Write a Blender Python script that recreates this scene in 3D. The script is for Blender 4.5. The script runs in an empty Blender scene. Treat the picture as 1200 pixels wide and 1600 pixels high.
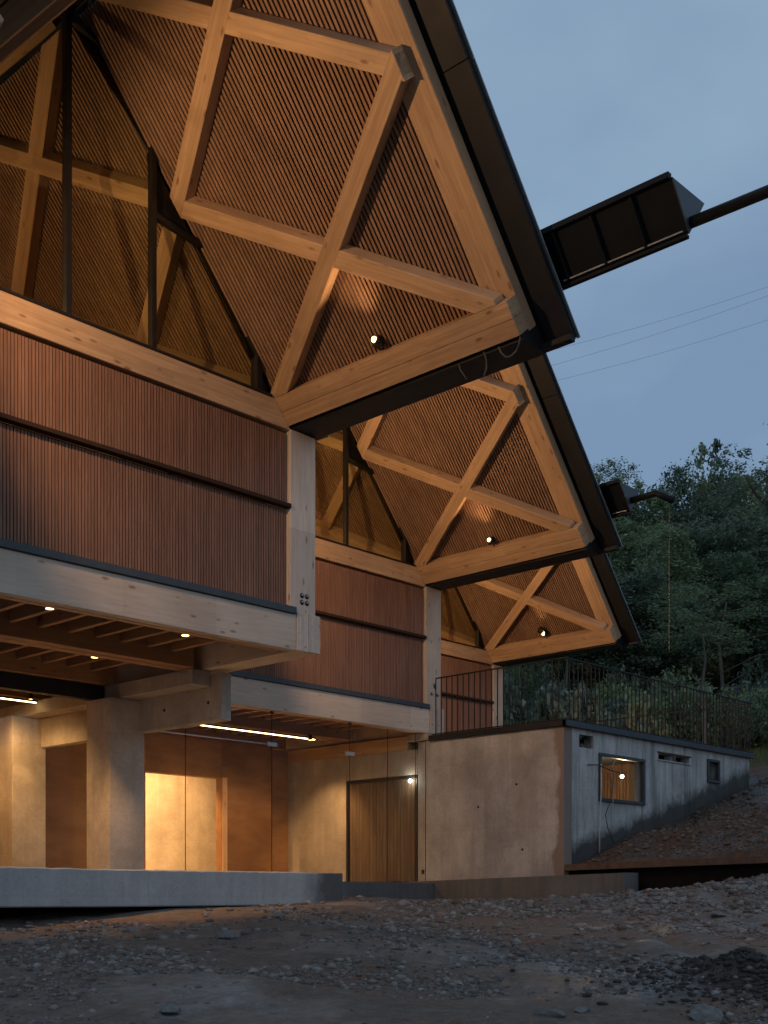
import bpy, bmesh, math, random
import numpy as np
from mathutils import Vector, Matrix

# ------------------------------------------------------------------ camera, sky, sun, exposure
SC = bpy.context.scene
COL = SC.collection
CAM_A, CAM_B = -10.289, 11.389          # metres along the facade / out from it; eye level is z = 0
cam_d = bpy.data.cameras.new('camera')
cam_d.sensor_fit = 'HORIZONTAL'; cam_d.sensor_width = 36.0
cam_d.lens = 36.0*1907/1200; cam_d.shift_y = 0.5
cam_d.clip_start = 0.1; cam_d.clip_end = 3000
cam = bpy.data.objects.new('camera', cam_d); COL.objects.link(cam)
cam.location = (CAM_A, -CAM_B, 0)
cam.rotation_euler = (math.pi/2, 0, math.atan2(1800, 1907)*-1 + math.radians(0) + 0.0)
cam.rotation_euler = (math.pi/2, 0, math.atan2(0.68641075, 0.72721406) - math.pi/2)
SC.camera = cam

SUN_EL, SUN_AZ = 2.0, 200.0
wd = bpy.data.worlds.new('World'); SC.world = wd; wd.use_nodes = True
nt = wd.node_tree; nt.nodes.clear()
wo = nt.nodes.new('ShaderNodeOutputWorld'); bg = nt.nodes.new('ShaderNodeBackground')
sky = nt.nodes.new('ShaderNodeTexSky'); sky.sky_type = 'NISHITA'; sky.sun_disc = False
sky.sun_elevation = math.radians(SUN_EL); sky.sun_rotation = math.radians(SUN_AZ)
sky.altitude = 100; sky.air_density = 1.0; sky.dust_density = 3.0; sky.ozone_density = 3.0
tc = nt.nodes.new('ShaderNodeTexCoord'); nz = nt.nodes.new('ShaderNodeTexNoise')
mp = nt.nodes.new('ShaderNodeMapping'); mp.inputs['Scale'].default_value = (1.3, 1.3, 2.6)
nz.inputs['Scale'].default_value = 1.25; nz.inputs['Detail'].default_value = 5; nz.inputs['Roughness'].default_value = .5
rp = nt.nodes.new('ShaderNodeValToRGB')
rp.color_ramp.elements[0].position = .36; rp.color_ramp.elements[0].color = (.74, .78, .86, 1)
rp.color_ramp.elements[1].position = .64; rp.color_ramp.elements[1].color = (1.27, 1.24, 1.18, 1)
mx = nt.nodes.new('ShaderNodeMixRGB'); mx.blend_type = 'MULTIPLY'; mx.inputs[0].default_value = 1
# an even veil of cloud over the dusk sky
veil = nt.nodes.new('ShaderNodeMixRGB'); veil.blend_type = 'MIX'; veil.inputs[0].default_value = .72
veil.inputs[2].default_value = (1.98, 2.80, 3.72, 1)
nt.links.new(tc.outputs['Generated'], mp.inputs[0]); nt.links.new(mp.outputs[0], nz.inputs[0]); nt.links.new(nz.outputs[0], rp.inputs[0])
nt.links.new(sky.outputs[0], veil.inputs[1])
nt.links.new(veil.outputs[0], mx.inputs[1]); nt.links.new(rp.outputs[0], mx.inputs[2])
nt.links.new(mx.outputs[0], bg.inputs[0]); nt.links.new(bg.outputs[0], wo.inputs[0])
bg.inputs[1].default_value = 0.118

sl = bpy.data.lights.new('sun', 'SUN'); sl.energy = 0.03; sl.angle = math.radians(20); sl.color = (1, .9, .8)
so = bpy.data.objects.new('sun', sl); COL.objects.link(so)
_az = math.radians(SUN_AZ); _el = math.radians(SUN_EL + 6)
_sd = Vector((math.sin(_az)*math.cos(_el), math.cos(_az)*math.cos(_el), math.sin(_el)))
so.rotation_euler = (-_sd).to_track_quat('-Z', 'Y').to_euler(); so.location = (-20, -30, 20)

SC.view_settings.view_transform = 'Standard'; SC.view_settings.look = 'None'
SC.view_settings.exposure = 0.58; SC.view_settings.gamma = 1.0
SC.view_settings.use_curve_mapping = False
SC.render.engine = 'CYCLES'
SC.cycles.use_denoising = True
SC.cycles.max_bounces = 8; SC.cycles.diffuse_bounces = 4; SC.cycles.glossy_bounces = 3
SC.cycles.transparent_max_bounces = 12; SC.cycles.transmission_bounces = 4
SC.cycles.caustics_reflective = False; SC.cycles.caustics_refractive = False
SC.cycles.sample_clamp_indirect = 4.0

random.seed(4); RNG = np.random.default_rng(11)

# ------------------------------------------------------------------ materials
MATS = {}
def newmat(name):
    m = bpy.data.materials.new(name); m.use_nodes = True
    n = m.node_tree.nodes; n.clear()
    out = n.new('ShaderNodeOutputMaterial'); MATS[name] = m
    return m, m.node_tree, n, m.node_tree.links, out
def _n(n, t, **k):
    x = n.new(t)
    for a, v in k.items():
        if a in ('inp',):
            for i, val in v.items(): x.inputs[i].default_value = val
        else: setattr(x, a, v)
    return x
def ramp(n, stops):
    r = n.new('ShaderNodeValToRGB'); cr = r.color_ramp
    while len(cr.elements) < len(stops): cr.elements.new(.5)
    for e, (p, c) in zip(cr.elements, stops):
        e.position = p; e.color = (*c, 1)
    return r
def mixc(n, l, a, b, f, mode='MIX'):
    m = n.new('ShaderNodeMixRGB'); m.blend_type = mode
    for i, v in ((0, f), (1, a), (2, b)):
        if isinstance(v, bpy.types.NodeSocket): l.new(v, m.inputs[i])
        elif isinstance(v, (int, float)): m.inputs[i].default_value = v
        else: m.inputs[i].default_value = (*v, 1)
    return m.outputs[0]

def wood_mat(name, c0, c1, knots=True, rough=.55, grain=(1.2, 16, 16), island=False, var=.16):
    m, t, n, l, out = newmat(name)
    tcn = n.new('ShaderNodeTexCoord'); oi = n.new('ShaderNodeObjectInfo')
    off = _n(n, 'ShaderNodeVectorMath', operation='SCALE'); off.inputs[0].default_value = (37, 21, 13)
    l.new(oi.outputs['Random'], off.inputs['Scale'])
    add = _n(n, 'ShaderNodeVectorMath', operation='ADD'); l.new(tcn.outputs['Object'], add.inputs[0]); l.new(off.outputs[0], add.inputs[1])
    mpn = n.new('ShaderNodeMapping'); mpn.inputs['Scale'].default_value = grain; l.new(add.outputs[0], mpn.inputs[0])
    g1 = _n(n, 'ShaderNodeTexNoise', inp={'Scale': 1.6, 'Detail': 6, 'Roughness': .62, 'Distortion': .5}); l.new(mpn.outputs[0], g1.inputs[0])
    r1 = ramp(n, [(.28, c0), (.72, c1)]); l.new(g1.outputs[0], r1.inputs[0])
    big = _n(n, 'ShaderNodeTexNoise', inp={'Scale': .9, 'Detail': 3}); l.new(add.outputs[0], big.inputs[0])
    rb = ramp(n, [(.3, (1-var,)*3), (.7, (1+var*.6,)*3)]); l.new(big.outputs[0], rb.inputs[0])
    col = mixc(n, l, r1.outputs[0], rb.outputs[0], 1.0, 'MULTIPLY')
    # lamella tone, board by board
    brick = _n(n, 'ShaderNodeTexBrick'); brick.offset = .37; brick.squash = 1
    brick.inputs['Color1'].default_value = (1.08, 1.06, 1.02, 1); brick.inputs['Color2'].default_value = (.86, .83, .80, 1); brick.inputs['Mortar'].default_value = (.62, .58, .54, 1)
    brick.inputs['Scale'].default_value = 1; brick.inputs['Mortar Size'].default_value = .0012; brick.inputs['Brick Width'].default_value = 1.3; brick.inputs['Row Height'].default_value = .046
    if knots:
        l.new(add.outputs[0], brick.inputs[0]); col = mixc(n, l, col, brick.outputs[0], .75, 'MULTIPLY')
        kv = _n(n, 'ShaderNodeTexVoronoi', inp={'Scale': 1.0}); mk = n.new('ShaderNodeMapping'); mk.inputs['Scale'].default_value = (2.6, 7.5, 7.5)
        l.new(add.outputs[0], mk.inputs[0]); l.new(mk.outputs[0], kv.inputs[0])
        kr = ramp(n, [(.07, (.40, .31, .25)), (.17, (1, 1, 1))]); l.new(kv.outputs['Distance'], kr.inputs[0])
        col = mixc(n, l, col, kr.outputs[0], .8, 'MULTIPLY')
    if island:
        ge = n.new('ShaderNodeNewGeometry')
        ri = ramp(n, [(0, (.88, .87, .86)), (.5, (1, 1, 1)), (1, (1.09, 1.08, 1.07))]); l.new(ge.outputs['Random Per Island'], ri.inputs[0])
        col = mixc(n, l, col, ri.outputs[0], 1.0, 'MULTIPLY')
    else:
        ri = ramp(n, [(0, (.9, .88, .86)), (1, (1.06, 1.06, 1.06))]); l.new(oi.outputs['Random'], ri.inputs[0])
        col = mixc(n, l, col, ri.outputs[0], 1.0, 'MULTIPLY')
    b = n.new('ShaderNodeBsdfPrincipled'); b.inputs['Roughness'].default_value = rough
    b.inputs['Specular IOR Level'].default_value = .25
    l.new(col, b.inputs['Base Color'])
    bp = _n(n, 'ShaderNodeBump', inp={'Strength': .25, 'Distance': .004}); l.new(g1.outputs[0], bp.inputs['Height']); l.new(bp.outputs[0], b.inputs['Normal'])
    l.new(b.outputs[0], out.inputs[0])
    return m

wood_mat('glulam', (.47, .31, .19), (.63, .445, .29))
wood_mat('glulam_shaded', (.27, .15, .085), (.38, .23, .135))  # darker glulam copy, the dimness under the floors put into its colour
wood_mat('glulam_skylit', (.55, .475, .41), (.70, .62, .55))  # same timber as glulam, with grey skylight put into its colour
wood_mat('slat_red', (.20, .108, .077), (.33, .19, .138), knots=False, island=True, grain=(20, 20, 1.3), var=.10)
wood_mat('slat_soffit', (.24, .145, .095), (.38, .24, .162), knots=False, island=True, grain=(3, 12, 3))
wood_mat('door_wood', (.10, .072, .048), (.19, .14, .095), knots=False, island=False, grain=(16, 16, 1.1))
wood_mat('plywood', (.24, .125, .06), (.36, .20, .10), knots=False, grain=(2.5, 2.5, .8), var=.25)

def plain(name, c, rough=.5, metal=0.0, spec=.5, nscale=6, namt=.18, bump=0.0):
    m, t, n, l, out = newmat(name)
    tcn = n.new('ShaderNodeTexCoord'); nzn = _n(n, 'ShaderNodeTexNoise', inp={'Scale': nscale, 'Detail': 5, 'Roughness': .6}); l.new(tcn.outputs['Object'], nzn.inputs[0])
    r = ramp(n, [(.3, tuple(x*(1-namt) for x in c)), (.7, tuple(x*(1+namt) for x in c))]); l.new(nzn.outputs[0], r.inputs[0])
    b = n.new('ShaderNodeBsdfPrincipled'); b.inputs['Roughness'].default_value = rough; b.inputs['Metallic'].default_value = metal
    b.inputs['Specular IOR Level'].default_value = spec
    l.new(r.outputs[0], b.inputs['Base Color'])
    rr = ramp(n, [(.3, (rough*.85,)*3), (.7, (min(1, rough*1.15),)*3)]); l.new(nzn.outputs[0], rr.inputs[0]); l.new(rr.outputs[0], b.inputs['Roughness'])
    if bump:
        bp = _n(n, 'ShaderNodeBump', inp={'Strength': bump, 'Distance': .01}); l.new(nzn.outputs[0], bp.inputs['Height']); l.new(bp.outputs[0], b.inputs['Normal'])
    l.new(b.outputs[0], out.inputs[0]); return m
plain('metal_dark', (.015, .0165, .020), .5, .0, .3)
plain('metal_spout', (.006, .0085, .012), .55, .0, .2)
plain('metal_flash', (.055, .068, .082), .45, .2, .5)
plain('metal_verge', (.017, .018, .021), .55, .0, .25, nscale=2.5)
plain('metal_bright', (.42, .44, .46), .4, .6)
plain('backing', (.030, .017, .011), .9, 0, .1)
plain('ledge_brown', (.045, .026, .018), .8, 0, .2)
plain('frame_dark', (.016, .014, .013), .45, 0, .4)
plain('rust_steel', (.105, .070, .052), .75, .1, .3, nscale=9, namt=.35, bump=.3)
plain('bolt_black', (.012, .012, .013), .5, .3)
plain('rubble', (.12, .098, .082), .9, 0, .2, nscale=30, namt=.4, bump=.5)
plain('rubble_dark', (.055, .046, .042), .9, 0, .2, nscale=30, namt=.4, bump=.5)
plain('stone', (.15, .142, .135), .85, 0, .25, nscale=25, namt=.35, bump=.5)
plain('bark', (.105, .085, .068), .9, 0, .1, nscale=12, namt=.4, bump=.6)
plain('bark_pale', (.17, .15, .13), .9, 0, .1, nscale=12, namt=.35, bump=.5)
plain('bark_grey', (.17, .155, .14), .9, 0, .1, nscale=12, namt=.35, bump=.5)
plain('post_red', (.20, .085, .06), .8, 0, .2, nscale=12, namt=.3)
plain('cable', (.02, .02, .022), .6)
plain('cable_brown', (.10, .075, .055), .6)
plain('cable_pale', (.45, .43, .40), .6)
plain('void', (.012, .010, .009), .95, 0, .05)  # near-black, the dark of holes, gaps and undersides put into the colour

def concrete(name, base, stain, fine=.55, streak=.5, extra=None, mott=.22):
    m, t, n, l, out = newmat(name)
    tcn = n.new('ShaderNodeTexCoord'); P = tcn.outputs['Object']
    n1 = _n(n, 'ShaderNodeTexNoise', inp={'Scale': 1.1, 'Detail': 8, 'Roughness': .65}); l.new(P, n1.inputs[0])
    n2 = _n(n, 'ShaderNodeTexNoise', inp={'Scale': 22, 'Detail': 6, 'Roughness': .7}); l.new(P, n2.inputs[0])
    mpn = n.new('ShaderNodeMapping'); mpn.inputs['Scale'].default_value = (3.2, 3.2, .28); l.new(P, mpn.inputs[0])
    n3 = _n(n, 'ShaderNodeTexNoise', inp={'Scale': 1.3, 'Detail': 6, 'Roughness': .6, 'Distortion': .3}); l.new(mpn.outputs[0], n3.inputs[0])
    r1 = ramp(n, [(.3, tuple(x*(1-mott) for x in base)), (.68, tuple(min(1, x*(1+mott*.65)) for x in base))]); l.new(n1.outputs[0], r1.inputs[0])
    r2 = ramp(n, [(.3, (.86,)*3), (.7, (1.08,)*3)]); l.new(n2.outputs[0], r2.inputs[0])
    c = mixc(n, l, r1.outputs[0], r2.outputs[0], 1.0, 'MULTIPLY')
    r3 = ramp(n, [(.47, (0, 0, 0)), (.66, (1, 1, 1))]); l.new(n3.outputs[0], r3.inputs[0])
    sm = _n(n, 'ShaderNodeMath', operation='MULTIPLY'); sm.inputs[1].default_value = streak; l.new(r3.outputs[0], sm.inputs[0])
    c = mixc(n, l, c, stain, sm.outputs[0])
    mp4 = n.new('ShaderNodeMapping'); mp4.inputs['Scale'].default_value = (9, 9, .45); l.new(P, mp4.inputs[0])
    n4 = _n(n, 'ShaderNodeTexNoise', inp={'Scale': 1.2, 'Detail': 5, 'Roughness': .7}); l.new(mp4.outputs[0], n4.inputs[0])
    r4 = ramp(n, [(.52, (0, 0, 0)), (.64, (1, 1, 1))]); l.new(n4.outputs[0], r4.inputs[0])
    s4 = _n(n, 'ShaderNodeMath', operation='MULTIPLY'); s4.inputs[1].default_value = streak*fine; l.new(r4.outputs[0], s4.inputs[0])
    c = mixc(n, l, c, stain, s4.outputs[0])
    # board joints of the shuttering
    br = _n(n, 'ShaderNodeTexBrick'); br.offset = 0; br.inputs['Color1'].default_value = (1, 1, 1, 1); br.inputs['Color2'].default_value = (.95, .95, .95, 1); br.inputs['Mortar'].default_value = (.72, .7, .68, 1)
    br.inputs['Scale'].default_value = 1; br.inputs['Mortar Size'].default_value = .004; br.inputs['Mortar Smooth'].default_value = .6
    br.inputs['Brick Width'].default_value = 1.22; br.inputs['Row Height'].default_value = 1.22
    sx = n.new('ShaderNodeSeparateXYZ'); l.new(P, sx.inputs[0]); cx = n.new('ShaderNodeCombineXYZ')
    ax = _n(n, 'ShaderNodeMath', operation='ADD'); l.new(sx.outputs[0], ax.inputs[0]); l.new(sx.outputs[1], ax.inputs[1])
    l.new(ax.outputs[0], cx.inputs[0]); l.new(sx.outputs[2], cx.inputs[1]); l.new(cx.outputs[0], br.inputs[0])
    c = mixc(n, l, c, br.outputs[0], .6, 'MULTIPLY')
    # bug holes
    vo = _n(n, 'ShaderNodeTexVoronoi', inp={'Scale': 7.0}); l.new(P, vo.inputs[0])
    rv = ramp(n, [(.035, (.45, .42, .4)), (.07, (1, 1, 1))]); l.new(vo.outputs['Distance'], rv.inputs[0])
    c = mixc(n, l, c, rv.outputs[0], .7, 'MULTIPLY')
    if extra: c = extra(n, l, c, sx, n1, n3, P)
    b = n.new('ShaderNodeBsdfPrincipled'); b.inputs['Roughness'].default_value = .82; b.inputs['Specular IOR Level'].default_value = .3
    l.new(c, b.inputs['Base Color'])
    ah = _n(n, 'ShaderNodeMath', operation='ADD'); l.new(n2.outputs[0], ah.inputs[0]); l.new(rv.outputs[0], ah.inputs[1])
    bp = _n(n, 'ShaderNodeBump', inp={'Strength': .35, 'Distance': .006}); l.new(ah.outputs[0], bp.inputs['Height']); l.new(bp.outputs[0], b.inputs['Normal'])
    l.new(b.outputs[0], out.inputs[0]); return m
def edge_stain(n, l, c, sx, n1, n3, P):
    # rusty run down the outer corner of the wall (its own ragged shape)
    nn = _n(n, 'ShaderNodeTexNoise', inp={'Scale': 1.9, 'Detail': 4, 'Roughness': .55}); l.new(P, nn.inputs[0])
    s = _n(n, 'ShaderNodeMath', operation='MULTIPLY'); s.inputs[1].default_value = .55; l.new(nn.outputs[0], s.inputs[0])
    a = _n(n, 'ShaderNodeMath', operation='SUBTRACT'); l.new(sx.outputs[1], a.inputs[0]); l.new(s.outputs[0], a.inputs[1])
    # y runs from .74 at the corner inwards
    lt = _n(n, 'ShaderNodeMapRange'); l.new(a.outputs[0], lt.inputs[0])
    for i, v in ((1, .60), (2, .68), (3, .85), (4, 0)): lt.inputs[i].default_value = v
    return mixc(n, l, c, (.20, .145, .12), lt.outputs[0])
def moss_stain(n, l, c, sx, n1, n3, P):
    # dark damp growth rising from the soil and runs from the coping
    nn = _n(n, 'ShaderNodeTexNoise', inp={'Scale': 1.7, 'Detail': 8, 'Roughness': .75}); l.new(P, nn.inputs[0])
    # height above the soil line  z - (.5+.275*(x-7.2))
    g = _n(n, 'ShaderNodeMath', operation='MULTIPLY_ADD'); l.new(sx.outputs[0], g.inputs[0]); g.inputs[1].default_value = -.285; g.inputs[2].default_value = 1.45
    h = _n(n, 'ShaderNodeMath', operation='ADD'); l.new(g.outputs[0], h.inputs[0]); l.new(sx.outputs[2], h.inputs[1])
    k = _n(n, 'ShaderNodeMath', operation='MULTIPLY_ADD'); l.new(nn.outputs[0], k.inputs[0]); k.inputs[1].default_value = -.75; l.new(h.outputs[0], k.inputs[2])
    mr = _n(n, 'ShaderNodeMapRange'); l.new(k.outputs[0], mr.inputs[0])
    for i, v in ((1, -.28), (2, -.02), (3, .92), (4, 0)): mr.inputs[i].default_value = v
    c = mixc(n, l, c, (.035, .036, .036), mr.outputs[0])
    return c
concrete('concrete_warm', (.44, .40, .355), (.28, .245, .215), streak=.4, fine=.25, mott=.34)
concrete('concrete_front', (.41, .41, .425), (.265, .255, .26), streak=.55, fine=.12, mott=.4, extra=edge_stain)
concrete('concrete_side', (.48, .485, .48), (.14, .145, .145), streak=.7, fine=.8, mott=.35, extra=moss_stain)
def end_stain(n, l, c, sx, n1, n3, P):
    nn = _n(n, 'ShaderNodeTexNoise', inp={'Scale': 2.6, 'Detail': 7, 'Roughness': .7}); l.new(P, nn.inputs[0])
    a = _n(n, 'ShaderNodeMath', operation='MULTIPLY_ADD'); l.new(nn.outputs[0], a.inputs[0]); a.inputs[1].default_value = 1.0; l.new(sx.outputs[0], a.inputs[2])
    mr = _n(n, 'ShaderNodeMapRange'); l.new(a.outputs[0], mr.inputs[0])
    for i, v in ((1, .75), (2, 1.25), (3, 0), (4, .85)): mr.inputs[i].default_value = v
    return mixc(n, l, c, (.055, .052, .05), mr.outputs[0])
concrete('concrete_grey', (.42, .43, .435), (.28, .28, .28), streak=.3, extra=end_stain)
concrete('concrete_dark', (.15, .15, .152), (.08, .08, .08), streak=.5)

def glass_mat(name, tint, refl):
    m, t, n, l, out = newmat(name)
    tr = n.new('ShaderNodeBsdfTransparent'); tr.inputs[0].default_value = (*tint, 1)
    gl = n.new('ShaderNodeBsdfGlossy'); gl.inputs['Roughness'].default_value = .02; gl.inputs[0].default_value = (1, 1, 1, 1)
    lw = _n(n, 'ShaderNodeLayerWeight', inp={'Blend': .5})
    pw = _n(n, 'ShaderNodeMath', operation='POWER'); l.new(lw.outputs['Facing'], pw.inputs[0]); pw.inputs[1].default_value = 4.0
    f = _n(n, 'ShaderNodeMath', operation='MULTIPLY_ADD'); l.new(pw.outputs[0], f.inputs[0]); f.inputs[1].default_value = .8*refl; f.inputs[2].default_value = .035*refl
    mxs = n.new('ShaderNodeMixShader'); l.new(f.outputs[0], mxs.inputs[0]); l.new(tr.outputs[0], mxs.inputs[1]); l.new(gl.outputs[0], mxs.inputs[2])
    l.new(mxs.outputs[0], out.inputs[0]); return m
glass_mat('glass', (.90, .91, .82), 1.0)
glass_mat('glass_clear', (.97, .98, .96), .7)

def emit(name, c, s):
    m, t, n, l, out = newmat(name)
    e = n.new('ShaderNodeEmission'); e.inputs[0].default_value = (*c, 1); e.inputs[1].default_value = s
    l.new(e.outputs[0], out.inputs[0]); return m
emit('bulb_warm', (1, .62, .24), 5)
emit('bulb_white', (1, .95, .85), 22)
emit('led_warm', (1, .70, .32), 9.0)

def leaf_mat(name, c0, c1):
    m, t, n, l, out = newmat(name)
    ge = n.new('ShaderNodeNewGeometry'); oi = n.new('ShaderNodeObjectInfo')
    r = ramp(n, [(0, c0), (.6, c1), (1, tuple(x*1.35 for x in c1))]); l.new(ge.outputs['Random Per Island'], r.inputs[0])
    ro = ramp(n, [(0, (.62, .68, .70)), (.5, (1, 1, 1)), (1, (1.55, 1.4, 1.1))]); l.new(oi.outputs['Random'], ro.inputs[0])
    c = mixc(n, l, r.outputs[0], ro.outputs[0], 1, 'MULTIPLY')
    b = n.new('ShaderNodeBsdfPrincipled'); b.inputs['Roughness'].default_value = .6; b.inputs['Specular IOR Level'].default_value = .3
    tl = n.new('ShaderNodeBsdfTranslucent'); l.new(c, tl.inputs[0]); l.new(c, b.inputs['Base Color'])
    ms = n.new('ShaderNodeMixShader'); ms.inputs[0].default_value = .35; l.new(b.outputs[0], ms.inputs[1]); l.new(tl.outputs[0], ms.inputs[2]); l.new(ms.outputs[0], out.inputs[0]); return m
leaf_mat('leaf_dark', (.095, .125, .085), (.19, .235, .15))
leaf_mat('leaf_mid', (.11, .15, .085), (.22, .28, .155))
leaf_mat('leaf_lamplit', (.15, .18, .13), (.30, .34, .25))  # lamplight on the bushes lifted into the leaf colour
leaf_mat('grass', (.045, .065, .022), (.10, .135, .045))
leaf_mat('litter', (.05, .036, .026), (.17, .12, .085))

def soil():
    m, t, n, l, out = newmat('soil')
    tcn = n.new('ShaderNodeTexCoord'); P = tcn.outputs['Object']
    n1 = _n(n, 'ShaderNodeTexNoise', inp={'Scale': .55, 'Detail': 7, 'Roughness': .62, 'Distortion': .4}); l.new(P, n1.inputs[0])
    n2 = _n(n, 'ShaderNodeTexNoise', inp={'Scale': 9, 'Detail': 9, 'Roughness': .72}); l.new(P, n2.inputs[0])
    n3 = _n(n, 'ShaderNodeTexNoise', inp={'Scale': 60, 'Detail': 4, 'Roughness': .7}); l.new(P, n3.inputs[0])
    r1 = ramp(n, [(.30, (.25, .125, .075)), (.42, (.205, .142, .108)), (.52, (.165, .138, .12)), (.60, (.215, .20, .188)), (.72, (.34, .32, .305))]); l.new(n1.outputs[0], r1.inputs[0])
    r2 = ramp(n, [(.3, (.55, .53, .5)), (.7, (1.35, 1.32, 1.3))]); l.new(n2.outputs[0], r2.inputs[0])
    c = mixc(n, l, r1.outputs[0], r2.outputs[0], 1, 'MULTIPLY')
    r3 = ramp(n, [(.35, (.7, .7, .7)), (.7, (1.3, 1.3, 1.3))]); l.new(n3.outputs[0], r3.inputs[0])
    c = mixc(n, l, c, r3.outputs[0], 1, 'MULTIPLY')
    sx = n.new('ShaderNodeSeparateXYZ'); l.new(P, sx.inputs[0])
    bk = _n(n, 'ShaderNodeMapRange'); l.new(sx.outputs[0], bk.inputs[0])      # the bank is dark humus, the yard is hoggin
    for i, v in ((1, 7.2), (2, 7.3), (3, 0), (4, 1)): bk.inputs[i].default_value = v
    c = mixc(n, l, c, mixc(n, l, c, (.40, .36, .34), 1.0, 'MULTIPLY'), bk.outputs[0])
    hd = _n(n, 'ShaderNodeVectorMath', operation='DISTANCE'); l.new(P, hd.inputs[0]); hd.inputs[1].default_value = (-1.35, -7.35, -.5)
    hn = _n(n, 'ShaderNodeMath', operation='MULTIPLY_ADD'); l.new(n2.outputs[0], hn.inputs[0]); hn.inputs[1].default_value = .9; l.new(hd.outputs['Value'], hn.inputs[2])
    hm = _n(n, 'ShaderNodeMapRange'); l.new(hn.outputs[0], hm.inputs[0])       # the spoil heap is darker earth
    for i, v in ((1, 1.25), (2, 1.75), (3, 1), (4, 0)): hm.inputs[i].default_value = v
    c = mixc(n, l, c, mixc(n, l, c, (.36, .33, .32), 1.0, 'MULTIPLY'), hm.outputs[0])
    b = n.new('ShaderNodeBsdfPrincipled'); l.new(c, b.inputs['Base Color'])
    rr = ramp(n, [(.46, (.9, .9, .9)), (.56, (.34, .34, .34)), (.66, (.55, .55, .55))]); l.new(n1.outputs[0], rr.inputs[0])
    dv = _n(n, 'ShaderNodeVectorMath', operation='DISTANCE'); l.new(P, dv.inputs[0]); dv.inputs[1].default_value = (-2.7, -5.7, -.6)
    dn = _n(n, 'ShaderNodeMath', operation='MULTIPLY_ADD'); l.new(n2.outputs[0], dn.inputs[0]); dn.inputs[1].default_value = 1.6; l.new(dv.outputs['Value'], dn.inputs[2])
    wm = _n(n, 'ShaderNodeMapRange'); l.new(dn.outputs[0], wm.inputs[0])       # a damp hollow in the yard
    for i, v in ((1, 1.2), (2, 1.9), (3, 1), (4, 0)): wm.inputs[i].default_value = v
    rmx = mixc(n, l, rr.outputs[0], (.16, .16, .16), wm.outputs[0]); l.new(rmx, b.inputs['Roughness'])
    b.inputs['Specular IOR Level'].default_value = .5
    ad = _n(n, 'ShaderNodeMath', operation='MULTIPLY_ADD'); l.new(n2.outputs[0], ad.inputs[0]); ad.inputs[1].default_value = 3.0; l.new(n3.outputs[0], ad.inputs[2])
    bp = _n(n, 'ShaderNodeBump', inp={'Strength': .9, 'Distance': .02}); l.new(ad.outputs[0], bp.inputs['Height']); l.new(bp.outputs[0], b.inputs['Normal'])
    l.new(b.outputs[0], out.inputs[0])
soil()

def pebble_mat():
    m, t, n, l, out = newmat('pebble')
    ge = n.new('ShaderNodeNewGeometry')
    r = ramp(n, [(0, (.05, .045, .042)), (.55, (.12, .11, .105)), (.9, (.20, .19, .185)), (1, (.34, .33, .32))]); l.new(ge.outputs['Random Per Island'], r.inputs[0])
    b = n.new('ShaderNodeBsdfPrincipled'); b.inputs['Roughness'].default_value = .65; l.new(r.outputs[0], b.inputs['Base Color']); l.new(b.outputs[0], out.inputs[0])
pebble_mat()
def clod_mat():
    m, t, n, l, out = newmat('clod')
    ge = n.new('ShaderNodeNewGeometry')
    r = ramp(n, [(0, (.11, .078, .062)), (.6, (.19, .158, .138)), (1, (.26, .235, .215))]); l.new(ge.outputs['Random Per Island'], r.inputs[0])
    b = n.new('ShaderNodeBsdfPrincipled'); b.inputs['Roughness'].default_value = .85; l.new(r.outputs[0], b.inputs['Base Color']); l.new(b.outputs[0], out.inputs[0])
clod_mat()
M = MATS

# ------------------------------------------------------------------ helpers
def W(a, b, z): return Vector((a, -b, z))
AX = {'a': Vector((1, 0, 0)), 'b': Vector((0, 1, 0)), 'z': Vector((0, 0, 1))}
def link(o, parent=None):
    COL.objects.link(o)
    if parent is not None: o.parent = parent
    return o
def empty(name, loc=(0, 0, 0)):
    o = bpy.data.objects.new(name, None); o.empty_display_size = .2; link(o); o.location = loc; return o
def tag(o, label=None, cat=None, group=None, kind=None):
    for k, v in (('label', label), ('category', cat), ('group', group), ('kind', kind)):
        if v: o[k] = v
    return o
def mesh_obj(name, me, mat, parent=None, mw=None):
    if mat is not None: me.materials.append(M[mat])
    o = bpy.data.objects.new(name, me); link(o, parent)
    if mw is not None: o.matrix_basis = mw
    return o
def raw(name, verts, faces, mat, parent=None, smooth=False):
    me = bpy.data.meshes.new(name); me.from_pydata([tuple(v) for v in verts], [], [tuple(f) for f in faces]); me.update()
    if smooth:
        for p in me.polygons: p.use_smooth = True
    return mesh_obj(name, me, mat, parent)
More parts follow.
